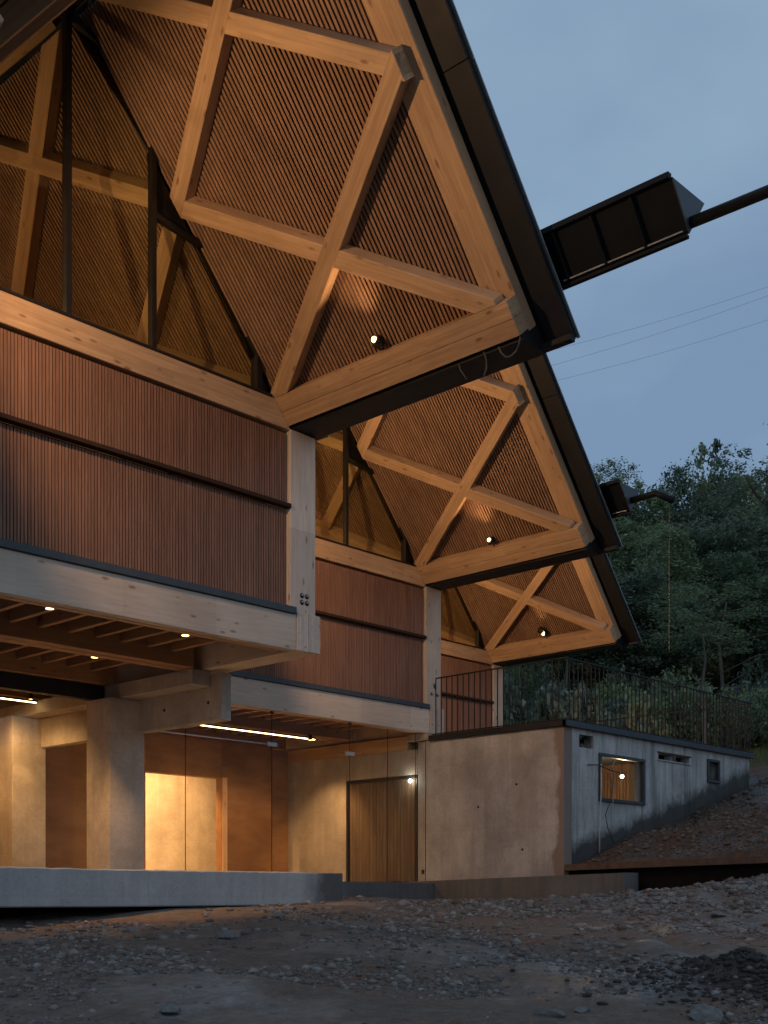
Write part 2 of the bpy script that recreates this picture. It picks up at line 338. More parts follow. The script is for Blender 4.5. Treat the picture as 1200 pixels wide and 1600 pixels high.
def prism(name, pts, ext, mat, parent=None, gdir=None, bevel=.006):
    """polygon pts (world Vectors, planar) pushed along ext; local X of the object runs along gdir (the grain)"""
    c = sum(pts, Vector())/len(pts)
    X = (gdir or (pts[1]-pts[0])).normalized(); Z = ext.normalized(); Y = Z.cross(X).normalized(); X = Y.cross(Z).normalized()
    mw = Matrix(((X.x, Y.x, Z.x, c.x), (X.y, Y.y, Z.y, c.y), (X.z, Y.z, Z.z, c.z), (0, 0, 0, 1)))
    inv = mw.inverted(); bm = bmesh.new()
    lo = [bm.verts.new(inv @ p) for p in pts]; hi = [bm.verts.new(inv @ (p+ext)) for p in pts]
    k = len(pts); bm.faces.new(lo); bm.faces.new(hi[::-1])
    for i in range(k): bm.faces.new((lo[i], hi[i], hi[(i+1) % k], lo[(i+1) % k]))
    bmesh.ops.recalc_face_normals(bm, faces=bm.faces)
    if bevel: bmesh.ops.bevel(bm, geom=bm.edges[:], offset=bevel, segments=1, affect='EDGES')
    me = bpy.data.meshes.new(name); bm.to_mesh(me); bm.free()
    return mesh_obj(name, me, mat, parent, mw)
def box(name, a0, a1, b0, b1, z0, z1, mat, parent=None, grain='a', bevel=.006):
    a0, a1 = sorted((a0, a1)); b0, b1 = sorted((b0, b1)); z0, z1 = sorted((z0, z1))
    pts = [W(a0, b0, z0), W(a1, b0, z0), W(a1, b1, z0), W(a0, b1, z0)]
    return prism(name, pts, Vector((0, 0, z1-z0)), mat, parent, None, bevel) if False else _box(name, a0, a1, b0, b1, z0, z1, mat, parent, grain, bevel)
def _box(name, a0, a1, b0, b1, z0, z1, mat, parent, grain, bevel):
    c = W((a0+a1)/2, (b0+b1)/2, (z0+z1)/2); s = {'a': a1-a0, 'b': b1-b0, 'z': z1-z0}
    if grain == 'w':   # keep axes and place (concrete: material runs in the thing's own space)
        bm = bmesh.new(); bmesh.ops.create_cube(bm, size=1)
        for v in bm.verts: v.co = Vector((v.co.x*s['a'], v.co.y*s['b'], v.co.z*s['z'])) + c
        mw = Matrix.Identity(4)
    else:
        X = AX[grain]; Y = {'a': 'b', 'b': 'a', 'z': 'b'}[grain]; Yv = AX[Y] if grain != 'b' else -AX['a']; Zv = X.cross(Yv)
        zs = {'a': 'z', 'b': 'z', 'z': 'a'}[grain]
        mw = Matrix(((X.x, Yv.x, Zv.x, c.x), (X.y, Yv.y, Zv.y, c.y), (X.z, Yv.z, Zv.z, c.z), (0, 0, 0, 1)))
        bm = bmesh.new(); bmesh.ops.create_cube(bm, size=1)
        for v in bm.verts: v.co = Vector((v.co.x*s[grain], v.co.y*s[Y], v.co.z*s[zs]))
    if bevel: bmesh.ops.bevel(bm, geom=bm.edges[:], offset=min(bevel, .3*min(s.values())), segments=1, affect='EDGES')
    me = bpy.data.meshes.new(name); bm.to_mesh(me); bm.free()
    return mesh_obj(name, me, mat, parent, mw)
class MB:
    """collects many small boxes into one mesh"""
    def __init__(s): s.v = []; s.f = []
    def hexa(s, p):   # 8 points: bottom 4, top 4
        k = len(s.v); s.v += [tuple(x) for x in p]
        s.f += [(k, k+3, k+2, k+1), (k+4, k+5, k+6, k+7)] + [(k+i, k+(i+1) % 4, k+4+(i+1) % 4, k+4+i) for i in range(4)]
    def box(s, a0, a1, b0, b1, z0, z1):
        s.hexa([W(a0, b1, z0), W(a1, b1, z0), W(a1, b0, z0), W(a0, b0, z0), W(a0, b1, z1), W(a1, b1, z1), W(a1, b0, z1), W(a0, b0, z1)])
    def tube(s, path, rad, seg=6, cap=True):
        path = [Vector(p) for p in path]; k0 = len(s.v); n = len(path)
        rad = rad if isinstance(rad, (list, tuple)) else [rad]*n
        for i, p in enumerate(path):
            d = (path[min(i+1, n-1)]-path[max(i-1, 0)]).normalized()
            u = d.cross(Vector((.31, .17, .93)) if abs(d.z) < .9 else Vector((1, 0, 0))).normalized(); w = d.cross(u)
            for j in range(seg):
                t = 2*math.pi*j/seg; s.v.append(tuple(p + (u*math.cos(t)+w*math.sin(t))*rad[i]))
        for i in range(n-1):
            for j in range(seg):
                s.f.append((k0+i*seg+j, k0+i*seg+(j+1) % seg, k0+(i+1)*seg+(j+1) % seg, k0+(i+1)*seg+j))
        if cap:
            s.f.append(tuple(k0+j for j in range(seg))[::-1]); s.f.append(tuple(k0+(n-1)*seg+j for j in range(seg)))
    def build(s, name, mat, parent=None, smooth=False): return raw(name, s.v, s.f, mat, parent, smooth)
def tube_obj(name, path, rad, mat, parent=None, seg=8, smooth=True):
    m = MB(); m.tube(path, rad, seg); return m.build(name, mat, parent, smooth)
def lamp(kind, loc, energy, color, parent=None, target=None, size=.03, cone=None, blend=.5):
    ld = bpy.data.lights.new('lamp_light', kind); ld.energy = energy; ld.color = color
    if kind in ('POINT', 'SPOT'): ld.shadow_soft_size = size
    if kind == 'SPOT': ld.spot_size = math.radians(cone); ld.spot_blend = blend
    o = bpy.data.objects.new('lamp_light', ld); COL.objects.link(o); o.location = loc
    if target is not None: o.rotation_euler = (Vector(target)-Vector(loc)).to_track_quat('-Z', 'Y').to_euler()
    if parent is not None: o.parent = parent; o.location = Vector(loc)-parent.location
    return o
WARM = (1.0, .575, .275); LOBBY = (1.0, .52, .19)

# ------------------------------------------------------------------ terrain
CP = [(-10.3, 11.4, -1.6), (-14, 6, -1.55), (-7.5, 8.9, -1.25), (-4, 13, -1.35), (-8, 5, -1.05), (-4.5, 6, -.80), (-1, 9, -.85), (2, 11, -.85),
      (-3.9, 3, -.50), (-1.5, 4, -.45), (2, 5, -.40), (5, 6, -.33), (-6, 1, -.44), (-3.9, .1, -.28), (-1.9, 0.1, -.14), (1.0, .1, -.07), (3, 2, -.16),
      (5, 0, -.06), (6.9, .7, .05), (6.9, -5.9, -.12), (3, -4, -.08), (7, 3, .33), (7, 6, .30), (6, 9, -.1), (7, 12, -.1), (-8, 0, -.35), (0, -8, -.12), (-20, 0, -.8), (-20, 16, -1.9), (0, 20, -1.9), (10, 24, -1.6)]
_cp = np.array(CP); _D = np.hypot(_cp[:, None, 0]-_cp[None, :, 0], _cp[:, None, 1]-_cp[None, :, 1])
_w = np.linalg.solve(_D+np.eye(len(_cp))*.25, _cp[:, 2]+.6)
def lower(a, b):
    d = np.sqrt((a[..., None]-_cp[:, 0])**2+(b[..., None]-_cp[:, 1])**2)
    z = -.6+d@_w
    far = np.clip((np.hypot(a+4, b-3)-30)/40, 0, 1)
    return z*(1-far)+(-1.8)*far
def vnoise(a, b, s, seed):
    r = np.random.default_rng(seed).random((64, 64)); x = a/s; y = b/s
    i = np.floor(x).astype(int); j = np.floor(y).astype(int); fx = x-i; fy = y-j; fx = fx*fx*(3-2*fx); fy = fy*fy*(3-2*fy)
    g = lambda p, q: r[p % 64, q % 64]
    return (g(i, j)*(1-fx)*(1-fy)+g(i+1, j)*fx*(1-fy)+g(i, j+1)*(1-fx)*fy+g(i+1, j+1)*fx*fy)-.5
def terrain(a, b):
    a = np.asarray(a, float); b = np.asarray(b, float)
    zl = lower(a, b)
    zb = .55+.272*np.clip(a-7.25, 0, 6.7)+.055*np.clip(b+.7, 0, 4)-.05*np.clip(b-4, 0, 30)
    zb = zb+.215*np.clip(a-13.95, 0, 60)+.30*np.clip(a-60, 0, 60)+.06*np.clip(-b-8, 0, 40)*np.clip((a-14)/6, 0, 1)
    under = (b < -.86) & (a < 13.75)
    zb = np.where(under, .1, zb)
    s = np.clip((a-7.22)/.06, 0, 1); s = np.where(b < -.86, np.clip((a-7.3)/.06, 0, 1), s)
    z = zl*(1-s)+zb*s
    z = np.where((a <= 13.75) & (b < -9), -.1, z)
    z = z+.10*vnoise(a, b, 1.7, 1)+.05*vnoise(a, b, .6, 2)+.035*vnoise(a, b, .22, 3)+(.22*vnoise(a, b, .9, 5)+.12*vnoise(a, b, .35, 6))*np.clip((a-7.4)/.6, 0, 1)*np.clip((24-a)/6, 0, 1)
    for off in (-.75, .75):      # wheel ruts curving across the yard
        d = (a*.62+b*.78-4.9-.02*(a-b)**2*.4)+off
        z = z-.055*np.exp(-(d/.17)**2)*np.clip((6.5-a)/1.5, 0, 1)*np.clip((b-.6)/1., 0, 1)+.03*np.exp(-((np.abs(d)-.32)/.12)**2)*np.clip((6.5-a)/1.5, 0, 1)*np.clip((b-.6)/1., 0, 1)
    # heap of dark spoil at the right of the yard
    z = z+.30*np.exp(-(((a+1.35)/.85)**2+((b-7.35)/.95)**2))*(1+1.1*vnoise(a, b, .3, 7))
    return z
def tz(a, b): return float(terrain(np.array([a]), np.array([b]))[0])
def axis(lo, hi, step, far, grow=1.28):
    c = list(np.arange(lo, hi, step)); s = step; x = c[-1]; up = []
    while x < far: s *= grow; x += s; up.append(x)
    s = step; x = lo; dn = []
    while x > -far: s *= grow; x -= s; dn.append(x)
    return np.array(dn[::-1]+c+up)
def grid_obj(name, A, B, mat):
    AA, BB = np.meshgrid(A, B, indexing='ij'); ZZ = terrain(AA, BB)
    v = np.stack([AA, -BB, ZZ], -1).reshape(-1, 3); na, nb = len(A), len(B)
    i = np.arange(na-1)[:, None]*nb+np.arange(nb-1)[None, :]; i = i.reshape(-1)
    f = np.stack([i, i+1, i+nb+1, i+nb], -1)
    me = bpy.data.meshes.new(name); me.vertices.add(len(v)); me.vertices.foreach_set('co', v.astype(np.float32).reshape(-1))
    me.loops.add(f.size); me.polygons.add(len(f)); me.loops.foreach_set('vertex_index', f.astype(np.int32).reshape(-1))
    me.polygons.foreach_set('loop_start', np.arange(0, f.size, 4, dtype=np.int32)); me.polygons.foreach_set('use_smooth', np.ones(len(f), bool))
    me.update(calc_edges=True); me.validate()
    bm = bmesh.new(); bm.from_mesh(me); bmesh.ops.recalc_face_normals(bm, faces=bm.faces)
    if bm.faces[0].normal.z < 0: bmesh.ops.reverse_faces(bm, faces=bm.faces)
    bm.to_mesh(me); bm.free()
    return mesh_obj(name, me, mat)
A_ = np.unique(np.round(np.concatenate([axis(-9.5, 14.2, .085, 900), [7.22, 7.28, 7.3, 7.36]]), 4)); B_ = axis(-1.2, 9.5, .085, 900)
ground = grid_obj('ground', A_, B_, 'soil'); tag(ground, kind='structure')

# ------------------------------------------------------------------ roof geometry
TH = math.radians(49.5); CT, ST = math.cos(TH), math.sin(TH); Z0 = 5.90; RC = -3.05; TR = (0-RC)/CT
EXO, EXI = 3.63, -8.4            # overhang and inner end of the roof, in b
def R(b, t, n, side=1):
    a = -t*CT+n*ST; z = Z0+t*ST+n*CT
    if side < 0: a = 2*RC-a
    return W(a, b, z)
def clip(poly, axis_, val, keep_less):
    out = []
    ins = (lambda p: p[axis_] <= val+1e-9) if keep_less else (lambda p: p[axis_] >= val-1e-9)
    for i in range(len(poly)):
        p, q = poly[i], poly[(i+1) % len(poly)]
        if ins(p): out.append(p)
        if ins(p) != ins(q):
            s = (val-p[axis_])/(q[axis_]-p[axis_]); out.append(tuple(p[k]+s*(q[k]-p[k]) for k in (0, 1)))
    return out
def roof_prism(name, poly, n0, n1, side, mat, parent, gd=None, bevel=.006):
    pts = [R(b, t, n0, side) for b, t in poly]; e = R(0, 0, n1, side)-R(0, 0, n0, side)
    g = None
    if gd: g = R(gd[0], gd[1], 0, side)-R(0, 0, 0, side)
    return prism(name, pts, e, mat, parent, g, bevel)
def brace(p, q, n0, n1, side, parent, blo, bhi, tlo=.347, thi=TR-.02, w=.205):
    d = Vector((q[0]-p[0], q[1]-p[1])); d.normalize(); s = Vector((-d.y, d.x))*w/2
    P = Vector(p)-d*.6; Q = Vector(q)+d*.6
    poly = [tuple(P-s), tuple(Q-s), tuple(Q+s), tuple(P+s)]
    for ax, v, less in ((0, blo, False), (0, bhi, True), (1, tlo, False), (1, thi, True)): poly = clip(poly, ax, v, less)
    if len(poly) < 3: return None
    return roof_prism('brace', poly, n0, n1, side, 'glulam', parent, (d.x, d.y))

# ------------------------------------------------------------------ the timber pavilions
def build_pavilion():
    u = empty('timber_pavilion')
    # front wall: corner posts, sill beam, slats, floor edge beam
    for a0, a1 in ((.03, .465), (2*RC-.465, 2*RC-.03)):
        box('column', a0, a1, -.42, .035, 3.56, 5.855, 'glulam_skylit', u, 'z')
    zc = lambda z: (Z0-z)/1.1708          # a at the inner face of the eave beam for a height
    pts = [W(2*RC-zc(5.84)+.004, .03, 5.84), W(zc(5.84)-.004, .03, 5.84), W(zc(6.165)-.004, .03, 6.165), W(2*RC-zc(6.165)+.004, .03, 6.165)]
    prism('sill_beam', pts, Vector((0, .24, 0)), 'glulam', u, Vector((1, 0, 0)))
    box('sill_flashing', 2*RC+.27, -.27, -.20, .045, 6.168, 6.195, 'frame_dark', u, bevel=.003)
    for z0, z1, fb in ((3.645, 4.84, -.03), (4.925, 5.80, -.012)):
        m = MB(); a = 2*RC+.0
        while a < .015:
            j = random.uniform(-.0025, .0025)
            m.box(a, a+.027, fb-.022, fb+j, z0, z1); a += .0405
        s = m.build('vertical_slats', 'slat_red', u); s['kind'] = 'stuff'
        box('backing_board', 2*RC-.02, .02, fb-.06, fb-.024, z0-.01, z1+.02, 'backing', u, bevel=0)
    box('ledge_batten', 2*RC, .03, -.05, .060, 4.862, 4.912, 'ledge_brown', u, bevel=.004)
    box('floor_flashing', 2*RC-.02, .115, -.05, .065, 3.548, 3.632, 'metal_flash', u, bevel=.004)
    # floor edge beam of two plies with a slot, its end blocks
    box('edge_beam', 2*RC-.1, .135, -.085, .03, 3.09, 3.545, 'glulam_skylit', u)
    box('edge_beam', 2*RC-.1, -.03, -.225, -.125, 3.095, 3.54, 'glulam', u)
    box('end_beam', .14, .335, -8.2, .045, 3.095, 3.585, 'glulam_skylit', u, 'b')
    box('end_beam', .34, .545, -8.2, .043, 3.10, 3.582, 'glulam_skylit', u, 'b')
    # floor deck
    box('floor_deck', 2*RC-.5, .46, -8.4, -.02, 3.60, 3.64, 'plywood', u, bevel=0)
    box('rear_wall', 2*RC-.4, .4, -8.5, -8.4, 3.1, 9.9, 'plywood', u, bevel=0)
    for a0 in (.06, 2*RC-.12): box('side_wall', a0, a0+.06, -8.4, -.45, 3.62, 5.9, 'plywood', u, bevel=0)
    # roof frame
    for side in (1, -1):
        g = (1, 0); xo = EXO if side > 0 else 3.2; tr0 = -.05 if side > 0 else .36
        for t0, t1 in ((-.02, .160), (.163, .345)):
            roof_prism('eave_beam', [(EXI, t0), (xo, t0), (xo, t1), (EXI, t1)], 0, .198, side, 'glulam', u, g, .005)
        roof_prism('rake_beam', [(3.25, tr0), (3.628, tr0), (3.628, TR+.2), (3.25, TR+.2)], .2, .36, side, 'glulam', u, (0, 1))
        # lattice of braces
        for k, (b0, b1, lo, hi) in enumerate(((0, 3.46, 0.0, 3.493), (-3.55, 0, -3.55, -.19), (-7.1, -3.55, -7.1, -3.55))):
            up = k % 2 == 0
            for tb in (.30, 2.66):
                e1 = ((b0, tb), (b1, tb+2.36)); e2 = ((b0, tb+2.36), (b1, tb))
                if not up: e1, e2 = e2, e1
                brace(*e1, 0.0, .197, side, u, lo, hi); brace(*e2, .004, .193, side, u, lo, hi)
        # slatted soffit
        m = MB(); b = EXI+.05
        while b < 3.245:
            b2 = b+.031; ta = .30; n1 = .236; n0 = .208+random.uniform(-.002, .002)
            q = [R(b, ta, n0, side), R(b2, ta, n0, side), R(b2, TR, n0, side), R(b, TR, n0, side), R(b, ta, n1, side), R(b2, ta, n1, side), R(b2, TR, n1, side), R(b, TR, n1, side)]
            m.hexa(q); b += .0555
        s = m.build('soffit_slats', 'slat_soffit', u); s['kind'] = 'stuff'
        roof_prism('soffit_board', [(EXI, .0), (3.4, .0), (3.4, TR), (EXI, TR)], .25, .27, side, 'backing', u, g, 0)
        roof_prism('roof_sheet', [(EXI-.2, -.32), (3.995, -.32), (3.995, TR+.28), (EXI-.2, TR+.28)], .402, .425, side, 'metal_verge', u, g, .004)
        for i in range(2):      # verge panels with a joint
            t0 = -.33+i*2.75; t1 = min(t0+2.744, TR+.2)
            roof_prism('verge_panel', [(3.68, t0), (3.99, t0), (3.99, t1), (3.68, t1)], .365, .399, side, 'metal_verge', u, g, .004)
        roof_prism('drip_edge', [(3.975, -.34), (4.02, -.34), (4.02, TR+.2), (3.975, TR+.2)], .43, .445, side, 'metal_bright', u, (0, 1), .003)
    box('ridge_board', RC-.05, RC+.05, EXI, 3.24, 9.56, 9.76, 'backing', u, 'b')
    # valley gutter under the right eave
    box('eave_gutter', .075, .50, -8.4, 3.62, 5.862, 6.10, 'metal_dark', u, bevel=.004)
    box('gutter_lip', .40, .50, 3.622, 3.99, 5.864, 5.93, 'metal_verge', u, bevel=.004)
    prism('gutter_side', [W(.503, 3.60, 5.868), W(.503, -8.4, 5.868), W(.503, -8.4, 6.05), W(.503, 3.60, 6.05)], Vector((.02, 0, 0)), 'metal_dark', u, None, .003)
    # gable glazing
    gb = -.13
    def pane(poly):
        p = [W(a, gb, z) for a, z in poly]
        prism('glass_pane', p, Vector((0, .012, 0)), 'glass', u, Vector((1, 0, 0)), 0)
    def bar(p, q, w=.06, d=.10, n='glazing_bar'):
        P = Vector((p[0], p[1])); Q = Vector((q[0], q[1])); dd = (Q-P).normalized(); s = Vector((-dd.y, dd.x))*w/2
        pts = [W(x[0], gb+.05, x[1]) for x in (P-s, Q-s, Q+s, P+s)]
        prism(n, pts, Vector((0, d, 0)), 'frame_dark', u, W(dd.x, 0, dd.y)-W(0, 0, 0), .004)
    zr = lambda a, n: Z0+n/CT-1.1708*a    # height of the roof layer n over a
    right = [(-1.955, 6.20), (-.36, 6.20), (-.36, 6.66), (-1.13, 7.68), (-1.45, 7.78), (-1.955, 7.78)]
    mid = [(-3.07, 6.20), (-1.955, 6.20), (-1.955, 8.62), (-2.55, 9.30), (-3.07, 9.42)]
    mir = lambda P: [(2*RC-a, z) for a, z in P][::-1]
    for P in (right, mid, mir(right), mir(mid)): pane(P)
    bar((-3.07, 6.2), (-3.07, 9.5), .075, .08, 'mullion')
    for sgn in (0, 1):
        mm = (lambda p: p) if sgn == 0 else (lambda p: (2*RC-p[0], p[1]))
        bar(mm((-1.955, 6.2)), mm((-1.955, 88.66)), .07, .08, 'mullion'); bar(mm((-.37, 6.2)), mm((-.37, 6.68)), .07, .08, 'mullion'); bar(mm((-.37, 6.2)), mm((-.37, 6.68)), .10, .12, 'mullion')
        for p, q in (((-.36, 6.66), (-1.13, 7.70)), ((-1.12, 7.70), (-1.92, 7.79)), ((-1.95, 8.62), (-2.56, 9.32)), ((-2.54, 9.32), (-3.05, 9.5))):
            bar(mm(p), mm(q), .06, .08)
        F = [(-.31, 6.2), (-.06, 6.2), (-.30, zr(-.3, .19)), (-1.98, zr(-1.98, .19)), (-1.90, 7.84), (-1.15, 7.76), (-.34, 6.70)]
        prism('infill_panel', [W(*(mm(p)[0], gb-.02, p[1])) for p in F], Vector((0, .05, 0)), 'frame_dark', u, Vector((1, 0, 0)), 0)
        F = [(-2.00, 8.62), (-2.0, zr(-2.0, .19)), (-3.04, zr(-3.04, .19)), (-3.04, 9.54), (-2.58, 9.36)]
        prism('infill_panel', [W(*(mm(p)[0], gb-.02, p[1])) for p in F], Vector((0, .05, 0)), 'frame_dark', u, Vector((1, 0, 0)), 0)
    return u
def copy_tree(o, parent=None):
    c = o.copy(); COL.objects.link(c); c.parent = parent
    for ch in list(o.children): copy_tree(ch, c)
    return c
pav = [build_pavilion()]
for i in (1, 2):
    p = copy_tree(pav[0]); p.location = (7.0*i, 3.9*i, 0); pav.append(p)
tag(pav[0], 'nearest and largest gabled timber pavilion with a red slatted front wall', 'building', 'gabled timber pavilions stepping back in a row')
tag(pav[1], 'middle gabled timber pavilion, partly hidden behind the nearest one', 'building', 'gabled timber pavilions stepping back in a row')
tag(pav[2], 'farthest gabled timber pavilion, behind the terrace railing', 'building', 'gabled timber pavilions stepping back in a row')
# joists under the first two floors and further floor beams
jm = None
for i in (0, 1):
    u = pav[i]
    for k, bb in enumerate((-1.82, -3.82, -5.72, -7.72)):
        for o in (0, -.195):
            q = box('floor_beam', 2*RC-.1, -.035, bb+o-.16, bb+o, 3.09, 3.56, 'glulam_shaded', u)
        a = -.36 if k == 0 else -.30
        b1 = (-.23, -2.18, -4.18, -6.08)[k]; b0 = bb+.003
        j0 = None
        while a > (2*RC+.2):
            if j0 is None: j0 = box('joist', a-.07, a, b0, b1, 3.26, 3.58, 'glulam_shaded', u, 'b', .004)
            else:
                c = j0.copy(); COL.objects.link(c); c.location = j0.location+Vector((a-a0_, 0, 0))
            if j0 and 'a0_' not in dir(): pass
            if a == (-.36 if k == 0 else -.30): a0_ = a
            a -= .395
# bolts on the corner posts
def bolts(u, spots):
    for a, z in spots:
        tube_obj('bolt', [W(a, .03, z), W(a, .041, z)], .032, 'bolt_black', u, 12)  # black disc stands in for the dark of the countersunk hole
        tube_obj('bolt', [W(a+.004, .036, z+.005), W(a+.004, .047, z+.005)], .014, 'metal_bright', u, 8)
bolts(pav[0], [(x, z) for x in (.225, .31) for z in (3.715, 3.80)])
bolts(pav[1], [(.27, 4.02), (.19, 3.84), (.36, 3.835), (.27, 3.66), (.20, 3.74)][:3]+[(.28, 3.98)])
# valley scuppers with spouts
def scupper(u, bend, spout):
    T, Rr, B = (0.0, 6.82), (.62, 6.82), (.33, 6.41)
    def plate(name, p, q, th, mat):
        d = Vector((q[0]-p[0], q[1]-p[1])).normalized(); s = Vector((-d.y, d.x))*th
        return prism(name, [W(p[0], 3.7, p[1]), W(q[0], 3.7, q[1]), W(q[0]+s.x, 3.7, q[1]+s.y), W(p[0]+s.x, 3.7, p[1]+s.y)], Vector((0, -(bend-3.7), 0)), mat, u, None, .003)
    plate('scupper_plate', T, B, .015, 'metal_spout'); plate('scupper_plate', B, Rr, .015, 'metal_spout')
    box('scupper_rim', T[0]-.05, T[0]+.012, 3.2, bend, 6.80, 6.86, 'metal_spout', u, 'b', .004)
    box('scupper_keel', B[0]-.035, B[0]+.02, 3.2, bend, 6.37, 6.405, 'metal_spout', u, 'b', .004)
    box('sky_slit_strip', B[0]-.062, B[0]-.048, 4.0, bend-.03, 6.418, 6.432, 'metal_bright', u, 'b', 0)  # bright strip standing in for a slit of sky light along the keel
    prism('scupper_end', [W(T[0], bend, T[1]), W(Rr[0], bend, Rr[1]), W(B[0], bend, B[1])], Vector((0, -.015, 0)), 'metal_flash', u, None, .002)
    b = bend-.42
    while b > 3.9:
        d = Vector((B[0]-T[0], B[1]-T[1])); nn = Vector((d.y, -d.x)).normalized()*-.05
        if nn.y > 0: nn = -nn
        P = Vector(T)+d*.02; Q = Vector(T)+d*.93
        prism('scupper_rib', [W(P.x, b, P.y), W(Q.x, b, Q.y), W(Q.x+nn.x, b, Q.y+nn.y), W(P.x+nn.x, b, P.y+nn.y)], Vector((0, .03, 0)), 'metal_spout', u, None, .003)
        b -= .46
    m = MB(); m.tube([W(.36, x, z) for x, z in spout], .055, 12); m.build('spout', 'metal_spout', u, True)
scupper(pav[0], 5.42, [(5.38, 6.53), (7.6, 6.50), (8.0, 6.30)])
scupper(pav[1], 4.30, [(4.26, 6.60), (4.78, 6.62), (5.08, 6.43)])
m = MB(); z = 6.40
for i in range(56):
    w = .008 if i % 2 else .003; v = .003 if i % 2 else .008
    m.box(7.36-w, 7.36+w, 1.12-v, 1.12+v, z-.05, z); z -= .043
ch = m.build('rain_chain', 'metal_flash'); tag(ch, 'thin metal rain chain hanging from the bent spout of the middle roof', 'chain')

# ------------------------------------------------------------------ ground floor: concrete frame, lobby
lob = empty('concrete_lobby', (0, 0, 0)); tag(lob, 'open ground floor of bare concrete columns, walls and frameless glass under the pavilions', 'ground floor')
for b0 in (-4.1, -6.8): box('column', -.25, .35, b0, b0+.6, -.4, 2.862, 'concrete_warm', lob, 'w', .008)
box('corbel_beam', -.06, .262, -9.5, -1.84, 2.87, 3.086, 'concrete_warm', lob, 'w', .008)
box('corbel_beam', .265, .435, -9.5, -1.61, 2.40, 3.05, 'concrete_warm', lob, 'w', .01)
box('steel_header', -8.0, -.07, -4.05, -3.9, 2.86, 3.075, 'metal_dark', lob, 'a', .004)
box('floor_slab', -9.0, 7.04, -10.5, -3.6, -.05, .25, 'concrete_warm', lob, 'w', .01)
# slab edge in front, cantilevered over a void on the left
fs = box('front_slab', -9.0, 1.0, -3.58, 0.0, -.12, .298, 'concrete_grey', lob, 'w', .014)
bm = bmesh.new(); bm.from_mesh(fs.data)
for k in range(150): 
    x = -8.93+k*.066; g = bm.verts[:]+bm.edges[:]+bm.faces[:]; bmesh.ops.bisect_plane(bm, geom=g, plane_co=(x, 0, 0), plane_no=(1, 0, 0))
for v in bm.verts:
    q = .016*float(vnoise(np.array([v.co.x*3+v.co.y]), np.array([v.co.z*5+v.co.x*7]), .5, 41)[0]); w_ = .010*float(vnoise(np.array([v.co.x]), np.array([v.co.y*3]), .9, 42)[0])
    v.co.y += q if v.co.y > -.2 and v.co.y < .2 else 0; v.co.z += w_+(q*.8 if v.co.z > .2 else 0)
bm.to_mesh(fs.data); bm.free()
box('slab_footing', -9.0, .9, -3.5, -.75, -1.2, -.125, 'void', lob, 'w', 0)  # near-black block gives the dark of the gap under the slab
box('apron', 1.01, 6.61, -3.595, -3.30, -.4, .245, 'concrete_dark', lob, 'w', .01)
# back walls
box('back_wall', -8, 3.17, -7.6, -7.4, .25, 3.05, 'plywood', lob, 'z', .01)
box('back_wall', 3.172, 4.976, -7.6, -7.402, 2.31, 3.05, 'plywood', lob, 'z', .008)
box('back_wall', 4.98, 6.28, -7.6, -7.4, .25, 3.05, 'plywood', lob, 'z', .008)
box('back_panel', 6.28, 7.045, -7.9, -7.75, .25, 3.05, 'plywood', lob, 'z', .008)
box('opening_jamb', 4.98, 5.10, -7.402, -7.38, .25, 2.33, 'glulam', lob, 'z', .006)
box('room_wall', .5, 7.6, -10.2, -10.05, .25, 3.05, 'concrete_warm', lob, 'w', 0)
box('partition', -2.5, -2.35, -7.4, -3.9, .25, 3.05, 'plywood', lob, 'b', .006)
# beam over the door wall and the base block under the corner post
box('wall_plate', 7.02, 7.40, -8.2, -4.33, 2.80, 3.06, 'glulam', lob, 'b')
# frameless glass
GP = [.40, 1.41, 3.195, 5.03, 6.01, 6.78, 7.03]
for i in range(6):
    a0, a1 = GP[i]+.006, GP[i+1]-.006
    box('glass_pane', a0, a1, -3.912, -3.90, .27, 2.515, 'glass_clear', lob, 'a', 0)
    box('glass_pane', a0, a1, -3.912, -3.90, 2.53, 3.06, 'glass_clear', lob, 'a', 0)
    if i: box('glass_edge', a0-.008, a0-.004, -3.913, -3.899, .27, 3.06, 'bolt_black', lob, 'z', 0)
for i in (2, 3): box('glass_clamp', GP[i]-.11, GP[i]+.11, -3.925, -3.885, 2.49, 2.555, 'metal_bright', lob, 'a', .004)
for a in (1.41, 3.195, 5.03): box('glass_clamp', a-.03, a+.03, -3.925, -3.885, 3.03, 3.075, 'metal_dark', lob, 'a', .003)
for a0, a1 in ((-2.34, -1.2), (-1.19, -.27)): box('glass_pane', a0, a1, -3.985, -3.973, .27, 2.855, 'glass_clear', lob, 'a', 0)
box('transom_rail', .40, 3.195, -3.93, -3.915, 2.515, 2.53, 'metal_bright', lob, 'a', 0)
